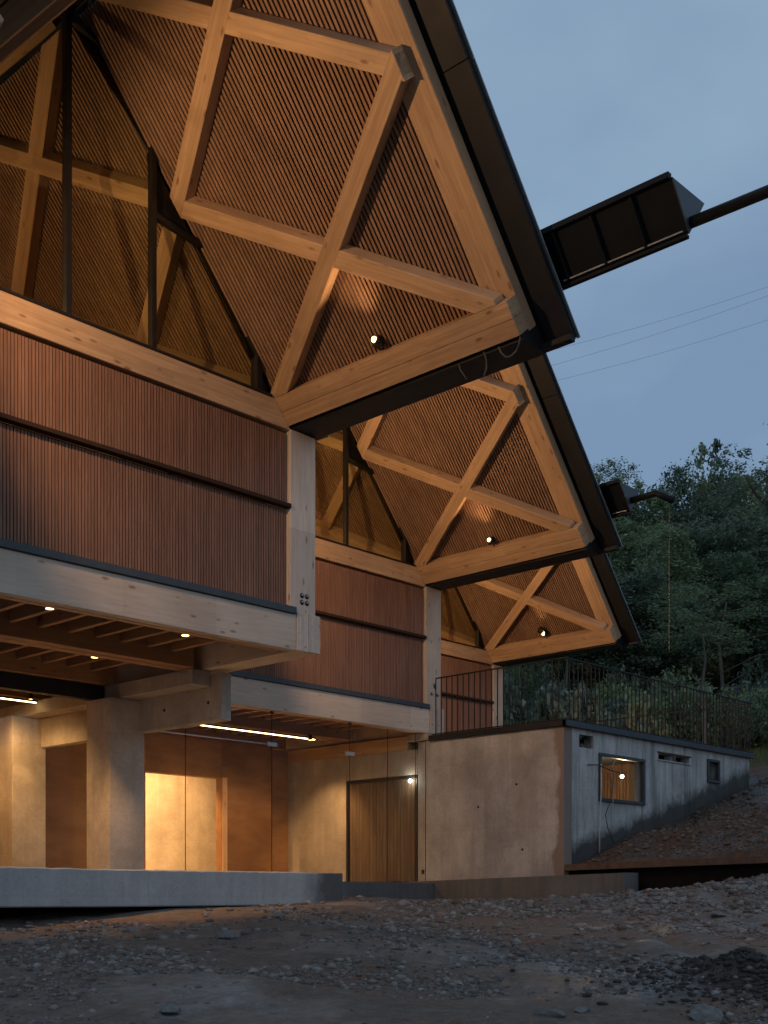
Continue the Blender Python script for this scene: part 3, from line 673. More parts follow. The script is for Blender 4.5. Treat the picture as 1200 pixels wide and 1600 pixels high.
# light strips and downlights
def led(a0, a1, b, z, label):
    o = empty('light_strip', W((a0+a1)/2, b, z)); tag(o, label, 'light', 'linear lights under the floor beams')
    x = box('channel', a0, a1, b-.03, b+.03, z, z+.03, 'metal_dark', None, 'a', 0); y = box('diffuser', a0+.01, a1-.01, b-.018, b+.018, z-.012, z-.001, 'led_warm', None, 'a', 0)
    for q in (x, y): q.parent = o; q.matrix_basis = Matrix.Translation(-o.location) @ q.matrix_basis
    for k in range(3):
        lamp('SPOT', W(a0+(a1-a0)*(k+.5)/3, b, z-.02), 56, LOBBY, o, W(a0+(a1-a0)*(k+.5)/3, b, z-2), .05, 150, .6)
    return o
led(2.98, 5.97, -5.80, 3.03, 'long glowing linear light behind the glass right of the concrete corbel')
led(-3.2, -.13, -5.68, 3.03, 'glowing linear light at left edge above the concrete beam')
for (a, b), lb in (((-2.88, -.78), 'leftmost small downlight between joists under the front floor beam'), ((-.96, -.81), 'small downlight between joists nearest the corner of the front floor'),
                   ((-.95, -2.82), 'small downlight between joists in the second bay under the front pavilion')):
    o = empty('downlight', W(a, b, 3.24)); tag(o, lb, 'light', 'downlights between the joists')
    m = MB(); m.tube([Vector((0, 0, .06)), Vector((0, 0, 0))], .055, 14); m.build('housing', 'metal_dark', o, True)
    m = MB(); m.tube([Vector((0, 0, -.002)), Vector((0, 0, -.008))], .045, 14); m.build('lens', 'bulb_warm', o)
    lamp('SPOT', o.location+Vector((0, 0, -.03)), 150, LOBBY, o, o.location+Vector((0, 0, -2)), .03, 78, .5)
def wash(a, b, z, e, tgt, cone, blend, label):
    o = empty('ceiling_spotlight', W(a, b, z)); tag(o, label, 'light', 'ceiling spotlights in the lobby')
    m = MB(); m.tube([Vector((0, 0, .1)), Vector((0, 0, 0))], .04, 12); m.build('housing', 'metal_dark', o, True)
    m = MB(); m.tube([Vector((0, 0, -.002)), Vector((0, 0, -.006))], .03, 12); m.build('lens', 'bulb_warm', o)
    lamp('SPOT', W(a, b, z-.02), e, LOBBY, o, tgt, .02, cone, blend)
wash(5.75, -5.70, 2.99, 105, W(7.05, -6.55, .75), 66, .6, 'ceiling spotlight washing the concrete wall beside the wooden door')
wash(4.3, -8.1, 2.98, 850, W(4.2, -9.9, .9), 160, .7, 'ceiling light in the bright room behind the lobby opening')
wash(-.20, -5.74, 3.08, 60, W(-.10, -5.74, 0), 52, .06, 'ceiling spotlight throwing a bright cone on the concrete beam at left')
wash(-1.6, -5.0, 2.98, 85, W(-1.0, -6, 0), 150, .5, 'ceiling light in the front bay behind the glass')
wash(2.4, -5.0, 2.98, 22, W(2.4, -6.5, 0), 150, .5, 'ceiling light in the lobby behind the large panes')

# ------------------------------------------------------------------ terrace block
ter = empty('concrete_terrace'); tag(ter, 'raw concrete terrace block with small windows and a dark coping', 'terrace')
fa = 7.05
DB0, DB1 = -6.02, -4.10       # door in b
box('front_wall', fa, fa+.25, -4.098, -.74, -.4, 2.93, 'concrete_front', ter, 'w', .012)
box('front_wall', fa, fa+.25, -8.2, -6.022, -.4, 2.80, 'concrete_warm', ter, 'w', .008)
box('front_wall', fa, fa+.25, -6.02, -4.10, 2.31, 2.795, 'concrete_warm', ter, 'w', .008)
box('wall_joint', fa-.004, fa+.01, -3.90, -3.885, .0, 2.92, 'frame_dark', ter, 'z', 0)
box('bearing_block', fa-.05, fa+.43, -4.32, -3.80, 2.95, 3.085, 'concrete_warm', ter, 'w', .008)
# the long side wall, built round its openings
def side(a0, a1, z0, z1): box('side_wall', a0, a1, -.94, -.742, z0, z1, 'concrete_side', ter, 'w', .004)
fa2 = fa+.252
for a0, a1, holes in ((fa2, 7.52, []), (7.52, 7.96, [(2.60, 2.82)]), (7.96, 8.14, []), (8.14, 9.615, [(1.71, 2.53)]), (9.615, 10.16, []), (10.16, 10.70, [(2.60, 2.725)]), (10.70, 10.80, []), (10.80, 11.33, [(2.60, 2.725)]), (11.33, 12.04, []), (12.04, 12.485, [(2.31, 2.74)]), (12.485, 13.85, [])):
    z = -.3
    for h0, h1 in holes: side(a0, a1, z, h0); z = h1
    side(a0, a1, z, 2.93)
for a0, a1 in ((7.50, 7.98), (10.1, 11.4)): box('niche_back', a0, a1, -1.0, -.95, 2.5, 2.85, 'void', ter, 'w', 0)
# ragged concrete round the broken hole
for i in range(14):
    t = i/14*2*math.pi; r = random.uniform(.04, .085)
    bm = bmesh.new(); bmesh.ops.create_icosphere(bm, subdivisions=1, radius=r)
    for v in bm.verts: v.co *= random.uniform(.6, 1.2); v.co.y *= .5
    me = bpy.data.meshes.new('broken_edge'); bm.to_mesh(me); bm.free()
    o = mesh_obj('broken_edge', me, 'rubble', ter); o.location = W(7.74+.23*math.cos(t), -.80, 2.71+.12*math.sin(t)+.02)
def window(a0, a1, z0, z1, w=.05):
    fr = box('window', a0, a1, -.78, -.70, z1-w, z1, 'metal_flash', ter, 'a', .004)
    inv = fr.matrix_basis.inverted()
    for q in (box('frame', a0, a1, -.78, -.70, z0, z0+w, 'metal_flash', None, 'a', .004), box('frame', a0, a0+w, -.78, -.702, z0+w, z1-w, 'metal_flash', None, 'z', .004), box('frame', a1-w, a1, -.78, -.702, z0+w, z1-w, 'metal_flash', None, 'z', .004),
              box('pane', a0+w, a1-w, -.765, -.757, z0+w, z1-w, 'glass_clear', None, 'a', 0)):
        q.parent = fr; q.matrix_basis = inv @ q.matrix_basis
window(8.12, 9.64, 1.69, 2.55, .06); window(12.02, 12.51, 2.29, 2.76, .05)
box('vent_frame', 10.12, 11.38, -.76, -.725, 2.725, 2.75, 'rust_steel', ter, 'a', .003); box('vent_frame', 10.12, 11.38, -.77, -.72, 2.575, 2.60, 'concrete_side', ter, 'a', .003); box('vent_frame', 10.70, 10.80, -.755, -.735, 2.60, 2.725, 'rust_steel', ter, 'z', .003)
# room behind the big window
box('room_floor', 7.4, 11.95, -4.6, -.95, .6, .7, 'plywood', ter, 'a', 0)
box('room_wall', 7.4, 11.95, -4.7, -4.6, .7, 2.78, 'concrete_warm', ter, 'w', 0); box('room_wall', 11.86, 11.96, -4.6, -.95, .7, 2.78, 'plywood', ter, 'b', 0)
m = MB(); b = -4.58
while b < -2.45: m.box(11.81, 11.86, b, b+.05, .7, 2.60); b += .078
s = m.build('room_slats', 'slat_soffit', ter); s['kind'] = 'stuff'
box('room_curtain', 11.72, 11.80, -2.36, -.98, .72, 2.74, 'door_wood', ter, 'z', 0)
box('room_wall', 11.97, 13.4, -2.0, -1.9, .7, 2.78, 'void', ter, 'a', 0)
box('roof_slab', fa+.26, 13.84, -8.1, -.945, 2.78, 2.92, 'concrete_dark', ter, 'w', 0)
box('deck', fa+.02, 13.80, -8.0, -.80, 2.935, 2.985, 'plywood', ter, 'b', 0)
box('coping', fa-.05, fa+.0, -3.78, -.66, 2.915, 3.02, 'metal_dark', ter, 'b', .004); box('coping', fa-.05, 13.9, -.735, -.66, 2.915, 3.018, 'metal_flash', ter, 'a', .004); box('coping', 13.84, 13.9, -8, -.736, 2.915, 3.018, 'metal_dark', ter, 'b', .004)
# door of vertical boards
door = box('door', fa+.055, fa+.075, DB0+.06, DB1-.06, .27, 2.27, 'backing', ter, 'z', 0)
inv = door.matrix_basis.inverted(); k = 0; b = DB0+.062
while b < DB1-.1:
    q = box('board', fa+.03+random.uniform(0, .006), fa+.054, b, b+.088, .275, 2.265, 'door_wood', None, 'w', .004); q.parent = door; q.matrix_basis = inv @ q.matrix_basis; b += .0925
for q in (box('frame', fa-.01, fa+.09, DB0, DB0+.055, .25, 2.305, 'frame_dark', None, 'z', .004), box('frame', fa-.01, fa+.09, DB1-.055, DB1, .25, 2.305, 'frame_dark', None, 'z', .004), box('frame', fa-.01, fa+.09, DB0+.056, DB1-.056, 2.25, 2.305, 'frame_dark', None, 'b', .004)):
    q.parent = door; q.matrix_basis = inv @ q.matrix_basis
lt = empty('bulb_lamp', W(fa-.03, -4.26, 2.20)); tag(lt, 'small white glowing bulb added for a lamp reflection at the upper corner of the wooden door', 'lamp')  # added glowing bulb in place of a lamp reflection in the glass
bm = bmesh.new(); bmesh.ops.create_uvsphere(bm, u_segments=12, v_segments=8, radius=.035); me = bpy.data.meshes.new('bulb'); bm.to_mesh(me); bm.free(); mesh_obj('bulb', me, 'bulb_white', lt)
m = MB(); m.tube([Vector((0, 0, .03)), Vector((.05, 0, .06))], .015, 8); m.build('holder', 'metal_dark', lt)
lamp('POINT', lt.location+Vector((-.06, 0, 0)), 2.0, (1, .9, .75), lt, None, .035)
wl = empty('bulb_lamp', W(10.25, -1.6, 2.335)); tag(wl, 'bright white bulb hanging in the room behind the large terrace window', 'lamp')
bm = bmesh.new(); bmesh.ops.create_uvsphere(bm, u_segments=12, v_segments=8, radius=.034); me = bpy.data.meshes.new('bulb'); bm.to_mesh(me); bm.free(); mesh_obj('bulb', me, 'bulb_white', wl)
m = MB(); m.tube([Vector((0, 0, .05)), Vector((0, 0, .44))], .008, 6); m.build('flex', 'cable', wl)
lamp('POINT', wl.location+Vector((0, 0, -.12)), 34, (1, .72, .40), wl, None, .05)
box('socket_box', fa-.012, fa+.01, -3.99, -3.93, .42, .50, 'bolt_black', ter, 'z', .003)
for b_, z_ in ((-2.62, 1.62), (-1.75, 1.98), (-1.62, .82)): tube_obj('tie_hole', [W(fa+.01, b_, z_), W(fa-.002, b_, z_)], .022, 'void', ter, 10)
for b_ in (-1.9, -2.9): tube_obj('tie_hole', [W(.27, b_, 2.66), W(.2645-.002, b_, 2.66)], .024, 'void', lob, 10)
# kerb in front of the door wall, and the rusty edging beam of the bank
kb = raw('kerb', [W(6.62, -6.4, -.5), W(6.62, .74, -.5), W(7.04, .74, -.5), W(7.04, -6.4, -.5), W(6.62, -6.4, .21), W(6.62, .74, .375), W(7.04, .74, .38), W(7.04, -6.4, .215)],
         [(0, 1, 2, 3), (4, 7, 6, 5), (0, 4, 5, 1), (1, 5, 6, 2), (2, 6, 7, 3), (3, 7, 4, 0)], 'concrete_dark'); tag(kb, 'low dark concrete kerb running along the foot of the door wall', 'kerb')
eb = empty('edging_beam', W(7.2, 2, .4)); tag(eb, 'long rusty steel beam lying along the foot of the earth bank', 'beam')
def slope_box(name, a0, a1, b0, b1, z00, z01, h, mat, parent):
    q = raw(name, [W(a0, b1, z01)-parent.location, W(a1, b1, z01)-parent.location, W(a1, b0, z00)-parent.location, W(a0, b0, z00)-parent.location] +
            [W(a0, b1, z01+h)-parent.location, W(a1, b1, z01+h)-parent.location, W(a1, b0, z00+h)-parent.location, W(a0, b0, z00+h)-parent.location],
            [(0, 3, 2, 1), (4, 5, 6, 7), (0, 1, 5, 4), (1, 2, 6, 5), (2, 3, 7, 6), (3, 0, 4, 7)], mat, parent); return q
slope_box('flange', 7.06, 7.27, -.735, 7.5, .435, .58, .105, 'rust_steel', eb); slope_box('web', 7.20, 7.25, -.735, 7.5, .05, .10, .402, 'void', eb)

# ------------------------------------------------------------------ railing
ra = empty('terrace_railing', W(fa, -.7, 3.0)); tag(ra, 'dark metal railing of thin vertical bars round the terrace', 'railing')
def rp(q): q.parent = ra; q.matrix_basis = Matrix.Translation(-ra.location) @ q.matrix_basis; return q
zt = 4.07
c1 = [(fa-.02, b) for b in np.arange(-3.62, -.72, .133)]; c2 = [(a, -.70) for a in np.arange(fa+.11, 13.82, .133)]; c3 = [(13.85, b) for b in np.arange(-.83, -7.9, -.14)]
b0 = None
for a, b in c1+c2+c3:
    if b0 is None: b0 = rp(box('baluster', a-.008, a+.008, b-.008, b+.008, 2.96, zt, 'metal_dark', None, 'z', 0)); base = (a, b)
    else:
        c = b0.copy(); COL.objects.link(c); c.location = b0.location+Vector((a-base[0], -(b-base[1]), 0))
for q in (box('top_rail', fa-.035, fa-.005, -3.62, -.685, zt, zt+.022, 'metal_dark', None, 'b', .003), box('top_rail', fa-.004, 13.865, -.715, -.685, zt, zt+.022, 'metal_dark', None, 'a', .003), box('top_rail', 13.835, 13.865, -8.0, -.716, zt, zt+.022, 'metal_dark', None, 'b', .003),
          box('bottom_rail', fa-.03, fa-.01, -3.72, -.69, 3.03, 3.05, 'metal_dark', None, 'b', .003), box('bottom_rail', fa-.009, 13.86, -.71, -.69, 3.03, 3.05, 'metal_dark', None, 'a', .003)): rp(q)
# cables on the side wall
def hang(name, pts, r, mat, label): tag(tube_obj(name, [W(*p) for p in pts], r, mat, None, 6), label, 'cable')
hang('cable', [(7.72, -.71, 2.30), (8.0, -.68, 2.32), (8.3, -.60, 2.24), (8.62, -.62, 2.22)], .009, 'cable', 'short black cable poking out across the top of the lit window')
hang('pipe', [(8.13, -.69, 2.35), (8.11, -.68, 1.8), (8.08, -.69, 1.2), (8.06, -.68, .72)], .013, 'cable_pale', 'thin pale conduit running down the grey wall beside the lit window')
hang('cable', [(8.32, -.60, 2.30), (8.38, -.62, 1.95), (8.36, -.64, 1.7), (8.22, -.66, 1.45), (8.30, -.66, 1.2), (8.52, -.68, .95)], .008, 'cable', 'loose black cable dangling below the lit window')
hang('cable', [(8.50, -.62, 2.46), (8.30, -.60, 2.25), (8.42, -.62, 1.9), (8.40, -.62, 1.6), (8.2, -.64, 1.35)], .007, 'cable_pale', 'loose pale cable looping in front of the lit window')

def loop(pts, Y, r, mat, label):
    tag(tube_obj('cable', [W(*cam_ab(u, Y), (1400-v)/1907*Y) for u, v in pts], r, mat, None, 6), label, 'cable', 'loose cables under the nearest eave')
def cam_ab(u, Y):
    k = (u-600)/1907
    return CAM_A+Y*(k*.68641+.72721), CAM_B+Y*(k*.72721-.68641)
loop([(813, 526), (811, 538), (806, 549), (798, 557), (790, 558), (783, 551), (779, 542)], 12.85, .010, 'cable_brown', 'loose cable loop hanging under the end of the nearest eave')
loop([(756, 550), (760, 562), (760, 576), (756, 588)], 13.15, .009, 'cable_brown', 'short cable tail hanging under the nearest eave, right of the other tail')
loop([(717, 568), (719, 578), (725, 586), (729, 593)], 13.45, .009, 'cable_brown', 'short cable tail hanging under the nearest eave, leftmost')
# ------------------------------------------------------------------ eave spotlights
def spot(i, label, visible=True):
    off = Vector((7.0*i, 3.9*i, 0))
    base = R(1.90, .40, -.01)+off
    o = empty('eave_spotlight', base); tag(o, label, 'spotlight', 'spotlights clamped to the eave beams')
    m = MB(); m.box(.0, .10, -.155, -.055, .06, .17); m.build('driver_box', 'metal_dark', o)
    m = MB(); m.tube([Vector((0, 0, -.02)), Vector((0, .02, .05)), Vector((-.02, .05, .075))], .013, 6); m.build('bracket', 'metal_dark', o)
    m = MB(); m.tube([Vector((.03, .03, .06)), Vector((-.05, .06, .09))], [.028, .036], 12); m.build('head', 'metal_dark', o, True)
    bm = bmesh.new(); bmesh.ops.create_uvsphere(bm, u_segments=12, v_segments=8, radius=.034); me = bpy.data.meshes.new('bulb'); bm.to_mesh(me); bm.free()
    q = mesh_obj('bulb', me, 'bulb_warm', o); q.location = (-.062, .064, .095)
    lamp('SPOT', R(1.86, .52, .03)+off, 40, WARM, o, R(1.55, 2.6, -.35)+off, .035, 95, .8)
    # the twin at the opposite eave, outside the picture or behind the frame
    b2 = R(1.90, .40, -.01, -1)+off
    if i == 2: o.children[3].scale = (2.3,)*3  # bulb enlarged to stand in for its glare
    o2 = empty('eave_spotlight', b2); tag(o2, label.replace('right', 'left') if 'right' in label else label+', opposite side', 'spotlight', 'spotlights clamped to the eave beams')
    for ch in o.children:
        if ch.type == 'MESH':
            c = ch.copy(); COL.objects.link(c); c.parent = o2; c.scale.x = -1; c.location.x *= -1
    lamp('SPOT', R(1.86, .50, -.04, -1)+off, 330, WARM, o2, R(1.86, .50, -.04, -1)+off+Vector((3, 0, -.28)), .03, 108, .42)
spot(0, 'small lit spotlight on the right eave beam of the nearest pavilion')
spot(1, 'small lit spotlight on the right eave beam of the middle pavilion')
spot(2, 'small lit spotlight on the right eave beam of the farthest pavilion')
for i in range(3):    # unseen lamp added inside each glazed gable
    p = W(7.0*i-5.0, -3.9*i-2.2, 6.25)
    o = empty('interior_lamp', p); tag(o, ('unseen lamp inside the nearest gable', 'unseen lamp inside the middle gable', 'unseen lamp inside the farthest gable')[i]+' lighting its slatted ceiling', 'lamp', 'unseen lamps inside the gables')
    m = MB(); m.tube([Vector((0, 0, 0)), Vector((0, 0, .12))], .05, 12); m.build('housing', 'metal_dark', o, True)
    lamp('POINT', p+Vector((0, 0, .25)), 75, WARM, o, None, .05)

# ------------------------------------------------------------------ vegetation
def quads_mesh(name, C, N, T, w, h, mat, fold=0.0):
    """leaf quads: centres C, normals N, long axes T, half widths w, half lengths h"""
    S = np.cross(N, T); S /= np.linalg.norm(S, axis=1)[:, None]+1e-9
    v = np.empty((len(C), 4, 3)); v[:, 0] = C-T*h[:, None]; v[:, 1] = C+S*w[:, None]-N*(w*fold)[:, None]; v[:, 2] = C+T*h[:, None]; v[:, 3] = C-S*w[:, None]-N*(w*fold)[:, None]
    k = len(C)*4; f = np.arange(k, dtype=np.int32)
    me = bpy.data.meshes.new(name); me.vertices.add(k); me.vertices.foreach_set('co', v.astype(np.float32).reshape(-1))
    me.loops.add(k); me.polygons.add(k//4); me.loops.foreach_set('vertex_index', f); me.polygons.foreach_set('loop_start', np.arange(0, k, 4, dtype=np.int32))
    me.update(calc_edges=True); me.materials.append(M[mat]); return me
def unit(x): return x/(np.linalg.norm(x, axis=1)[:, None]+1e-9)
def crown_mesh(name, kind, mat, nclump, nleaf, lw, seed, ratio=.55):
    """crown in a box about 2 wide, 1 high (z 0..1 bottom to top); leaf size given in these units for x"""
    r = np.random.default_rng(seed); cs = []
    while len(cs) < nclump:
        p = r.uniform((-1, -1, 0), (1, 1, 1)); q = math.hypot(p[0], p[1]); z = p[2]
        if kind == 'cone': lim = .12+.80*(1-z)**.85
        elif kind == 'bush': lim = math.sqrt(max(0, 1-z*z))
        else: lim = math.sqrt(max(0, 1-((z-.45)/.55)**2)) if z > .45 else math.sqrt(max(0, 1-((z-.45)/.47)**2))
        lim *= .80+.32*math.sin(3*math.atan2(p[1], p[0])+seed)*math.cos(5*z+seed)
        if q < lim and (q > lim*.45 or r.random() < .3): cs.append(p)
    cs = np.array(cs); rad = r.uniform(.10, .24, nclump)
    idx = np.repeat(np.arange(nclump), nleaf); d = unit(r.normal(size=(len(idx), 3)))*(r.random(len(idx))**.45)[:, None]
    K = 1.0 if kind == 'bush' else 3.0; C = cs[idx]*np.array([1, 1, K])+d*rad[idx][:, None]*np.array([1.15, 1.15, .9]); N = unit(d*.6+np.array([0, 0, .7])+r.normal(size=d.shape)*.55); T = unit(np.cross(N, r.normal(size=d.shape)))
    w = lw*r.uniform(.5, 1.1, len(idx)); return quads_mesh(name, C, N, T, w*ratio, w, mat, .25)
CR = {'round': [crown_mesh('crown', 'round', 'leaf_dark', 210, 110, .038, 1), crown_mesh('crown', 'round', 'leaf_mid', 190, 110, .038, 2), crown_mesh('crown', 'round', 'leaf_dark', 165, 110, .038, 3)],
      'cone': [crown_mesh('crown', 'cone', 'leaf_dark', 220, 55, .06, 4)], 'sparse': [crown_mesh('crown', 'round', 'leaf_dark', 85, 70, .036, 5), crown_mesh('crown', 'round', 'leaf_mid', 75, 70, .036, 9)],
      'bush': [crown_mesh('foliage', 'bush', 'leaf_mid', 90, 55, .05, 6), crown_mesh('foliage', 'bush', 'leaf_lamplit', 70, 30, .095, 7, .85), crown_mesh('foliage', 'bush', 'leaf_dark', 80, 55, .05, 8)]}
def trunk_mesh(seed, lean, mat):
    r = random.Random(seed); m = MB(); P = [Vector((0, 0, -.06))]
    for i in range(1, 7): P.append(Vector((lean*i/6+r.uniform(-.02, .02), r.uniform(-.02, .02), i/6*.82)))
    m.tube(P, [.030, .025, .021, .017, .013, .009, .004], 7)
    for k in range(9):
        i = r.randint(2, 5); s = P[i]; t = r.uniform(0, 6.28); L = r.uniform(.10, .24)
        e = s+Vector((math.cos(t)*L, math.sin(t)*L, r.uniform(.03, .16))); mid = (s+e)/2+Vector((0, 0, -.015)); m.tube([s, mid, e], [.009, .006, .002], 5)
    me = bpy.data.meshes.new('trunk'); me.from_pydata(m.v, [], m.f); me.update(); me.materials.append(M[mat]); return me
TRK = [trunk_mesh(1, .05, 'bark'), trunk_mesh(2, -.07, 'bark'), trunk_mesh(3, .02, 'bark_pale')]
def tree(u, Y, vtop, rx, kind, label, group='trees crowding the hillside', base_frac=.22, var=None, tk=None):
    a, b = cam_ab(u, Y); z = tz(a, b); H = (1400-vtop)/1907*Y-z
    if H < 1.0: return None
    o = empty('tree', W(a, b, z)); tag(o, label, 'tree', group)
    cm = random.choice(CR[kind]) if var is None else CR[kind][var]
    c = bpy.data.objects.new('crown', cm); link(c, o); c.location = (0, 0, H*base_frac); c.scale = (rx, rx*random.uniform(.85, 1.1), H*(1-base_frac)/3.0); c.rotation_euler.z = random.uniform(0, 6.28)
    t = bpy.data.objects.new('trunk', random.choice(TRK) if tk is None else TRK[tk]); link(t, o); t.scale = (H*.5, H*.5, H*1.0); t.rotation_euler.z = random.uniform(0, 6.28)
    return o
def shrub(u, Y, vtop, rx, var, label, group='shrubs along the foot of the slope'):
    a, b = cam_ab(u, Y); z = tz(a, b); H = max(.5, (1400-vtop)/1907*Y-z)
    o = empty('shrub', W(a, b, z)); tag(o, label, 'shrub', group)
    c = bpy.data.objects.new('foliage', CR['bush'][var]); link(c, o); c.location = (0, 0, -.05); c.scale = (rx, rx*random.uniform(.8, 1.1), H); c.rotation_euler.z = random.uniform(0, 6.28)
    return o
tree(1098, 66, 688, 1.9, 'cone', 'slender pointed tree, left one of the pair rising above the skyline', base_frac=.1)
tree(1124, 67, 680, 2.3, 'cone', 'tallest pointed tree, right one of the pair rising above the skyline', base_frac=.1)
tree(1205, 58, 650, 3.2, 'sparse', 'airy tree at the right edge with loose branches against the sky', base_frac=.45, var=0)
tree(958, 70, 706, 2.2, 'sparse', 'thin wispy tree against the sky just right of the middle roof', base_frac=.55, var=1)
BACK = 'dark evergreen tree in the topmost row along the skyline'; MIDL = 'dense green tree halfway up the hillside'; FRONT = 'leafy tree low on the slope behind the terrace'
r_ = random.Random(21)
ORD = ('first', 'second', 'third', 'fourth', 'fifth', 'sixth', 'seventh', 'eighth', 'ninth', 'tenth', 'eleventh', 'twelfth', 'thirteenth', 'fourteenth', 'fifteenth', 'sixteenth', 'seventeenth', 'eighteenth', 'nineteenth', 'twentieth')
def nth(label, i): return label+', '+ORD[i]+' from the left'
for i_, u in enumerate(range(860, 1300, 40)): tree(u+r_.uniform(-10, 10), r_.uniform(63, 74), 742+r_.uniform(-18, 22), r_.uniform(2.6, 3.6), 'round', nth(BACK, i_), base_frac=.15)
for i_, u in enumerate(range(850, 1300, 46)): tree(u+r_.uniform(-12, 12), r_.uniform(51, 58), 812+r_.uniform(-30, 30), r_.uniform(2.5, 3.4), 'round', nth(MIDL, i_), base_frac=.15)
for i_, u in enumerate(range(800, 1290, 48)): tree(u+r_.uniform(-14, 14), r_.uniform(43, 48), 905+r_.uniform(-40, 35), r_.uniform(2.2, 3.0), r_.choice(('round', 'round', 'sparse')), nth(FRONT, i_), base_frac=.25)
tree(1100, 33.5, 905, 1.7, 'sparse', 'tree with a reddish trunk standing just behind the terrace railing', base_frac=.55, tk=2)
for k, (u, v) in enumerate(((812, 990), (846, 985), (885, 975))): tree(u, 37+k, v-60, 1.5, 'sparse', ('leftmost', 'middle', 'rightmost')[k]+' of three pale thin stems under the farthest eave', base_frac=.6, tk=2)
for i_, u in enumerate(range(770, 1260, 26)): shrub(u+r_.uniform(-8, 8), r_.uniform(36, 41), 1060+r_.uniform(-40, 35), r_.uniform(1.0, 1.7), r_.choice((0, 2, 2)), nth('dark leafy shrub in the thicket behind the terrace', i_))
for i_, u in enumerate(range(785, 1010, 24)): shrub(u+r_.uniform(-6, 6), r_.uniform(33.5, 35), 1085+r_.uniform(-28, 22), r_.uniform(.8, 1.25), 1, nth('lamplit broad-leaved bush behind the railing under the farthest eave', i_))
for i_, u in enumerate(range(1010, 1260, 30)): shrub(u+r_.uniform(-6, 6), r_.uniform(35, 40), 1110+r_.uniform(-40, 12), r_.uniform(.8, 1.3), r_.choice((0, 2)), nth('low green bush on the grassy slope right of the terrace', i_))
# dead pale branches in front of the wood
m = MB(); a, b = cam_ab(1128, 40); zb = tz(a, b); R2 = random.Random(3); S = W(a, b, zb)
pth = [S, S+Vector((.1, 0, 1.5)), S+Vector((0, .1, 3.2)), S+Vector((.3, 0, 4.6))]; m.tube(pth, [.09, .07, .05, .02], 7)
for k in range(11):
    s0 = S+Vector((0, 0, R2.uniform(1.0, 4.2))); t = R2.uniform(-.9, .9); L = R2.uniform(1.0, 2.8); e = s0+Vector((math.cos(t)*L, -math.cos(t)*L*.5+math.sin(t)*L, R2.uniform(-.3, 1.5)))
    m.tube([s0, (s0+e)/2+Vector((0, 0, R2.uniform(-.2, .3))), e], [.025, .016, .005], 5)
tag(m.build('dead_tree', 'bark', None, True), 'bare pale dead tree with forked branches among the dark foliage', 'tree')
# grass on the upper slope, litter on the bank, gravel in the yard
def scatter_blades(name, n, areaf, size, mat, label, cat, upright):
    P = areaf(n); z = terrain(P[:, 0], P[:, 1]); C = np.stack([P[:, 0], -P[:, 1], z+size*.3], -1)
    rr = RNG; T = unit(np.stack([rr.normal(size=len(P))*(.35 if upright else 1), rr.normal(size=len(P))*(.35 if upright else 1), np.ones(len(P))*(1 if upright else .2)], -1)); N = unit(np.cross(T, rr.normal(size=T.shape)))
    h = size*rr.uniform(.4, 1.3, len(P)); o = bpy.data.objects.new(name, quads_mesh(name, C, N, T, h*(.10 if upright else .3), h, mat)); link(o); tag(o, label, cat, None, 'stuff'); return o
def slope_area(n):
    u = RNG.uniform(980, 1330, n); Y = RNG.uniform(29.5, 44, n); k = (u-600)/1907
    P = np.stack([CAM_A+Y*(k*.68641+.72721), CAM_B+Y*(k*.72721-.68641)], -1); return P[(P[:, 0] > 14.0)]
scatter_blades('grass', 26000, slope_area, .075, 'grass', 'rough green grass on the slope beyond the terrace', 'grass', True)
def bank_area(n):
    P = np.stack([RNG.uniform(7.35, 15.5, n), RNG.uniform(-.6, 7, n)], -1); return P
scatter_blades('leaf_litter', 14000, bank_area, .032, 'litter', 'dead leaves and twigs strewn over the earth bank', 'leaf litter', False)
_ico = bmesh.new(); bmesh.ops.create_icosphere(_ico, subdivisions=1, radius=1); IV = np.array([v.co[:] for v in _ico.verts]); IF = np.array([[v.index for v in f.verts] for f in _ico.faces]); _ico.free()
def stones(name, P, s, mat, label, cat):
    n = len(P); z = terrain(P[:, 0], P[:, 1]); r = RNG
    v = IV[None]*r.uniform(.65, 1.2, (n, len(IV), 1)); sc = np.stack([r.uniform(.7, 1.4, n), r.uniform(.7, 1.4, n), r.uniform(.4, .8, n)], -1)
    ang = r.uniform(0, 6.28, n); v = v*sc[:, None]*s[:, None, None]; ca, sa = np.cos(ang)[:, None], np.sin(ang)[:, None]
    x = v[..., 0]*ca-v[..., 1]*sa; y = v[..., 0]*sa+v[..., 1]*ca
    v = np.stack([x+P[:, 0:1], y-P[:, 1:2], v[..., 2]+z[:, None]+(s*.12)[:, None]], -1).reshape(-1, 3)
    f = (IF[None]+(np.arange(n)*len(IV))[:, None, None]).reshape(-1).astype(np.int32); k = len(f)
    me = bpy.data.meshes.new(name); me.vertices.add(len(v)); me.vertices.foreach_set('co', v.astype(np.float32).reshape(-1)); me.loops.add(k); me.polygons.add(k//3)
    me.loops.foreach_set('vertex_index', f); me.polygons.foreach_set('loop_start', np.arange(0, k, 3, dtype=np.int32)); me.update(calc_edges=True)
    o = mesh_obj(name, me, mat); tag(o, label, cat, None, 'stuff'); return o
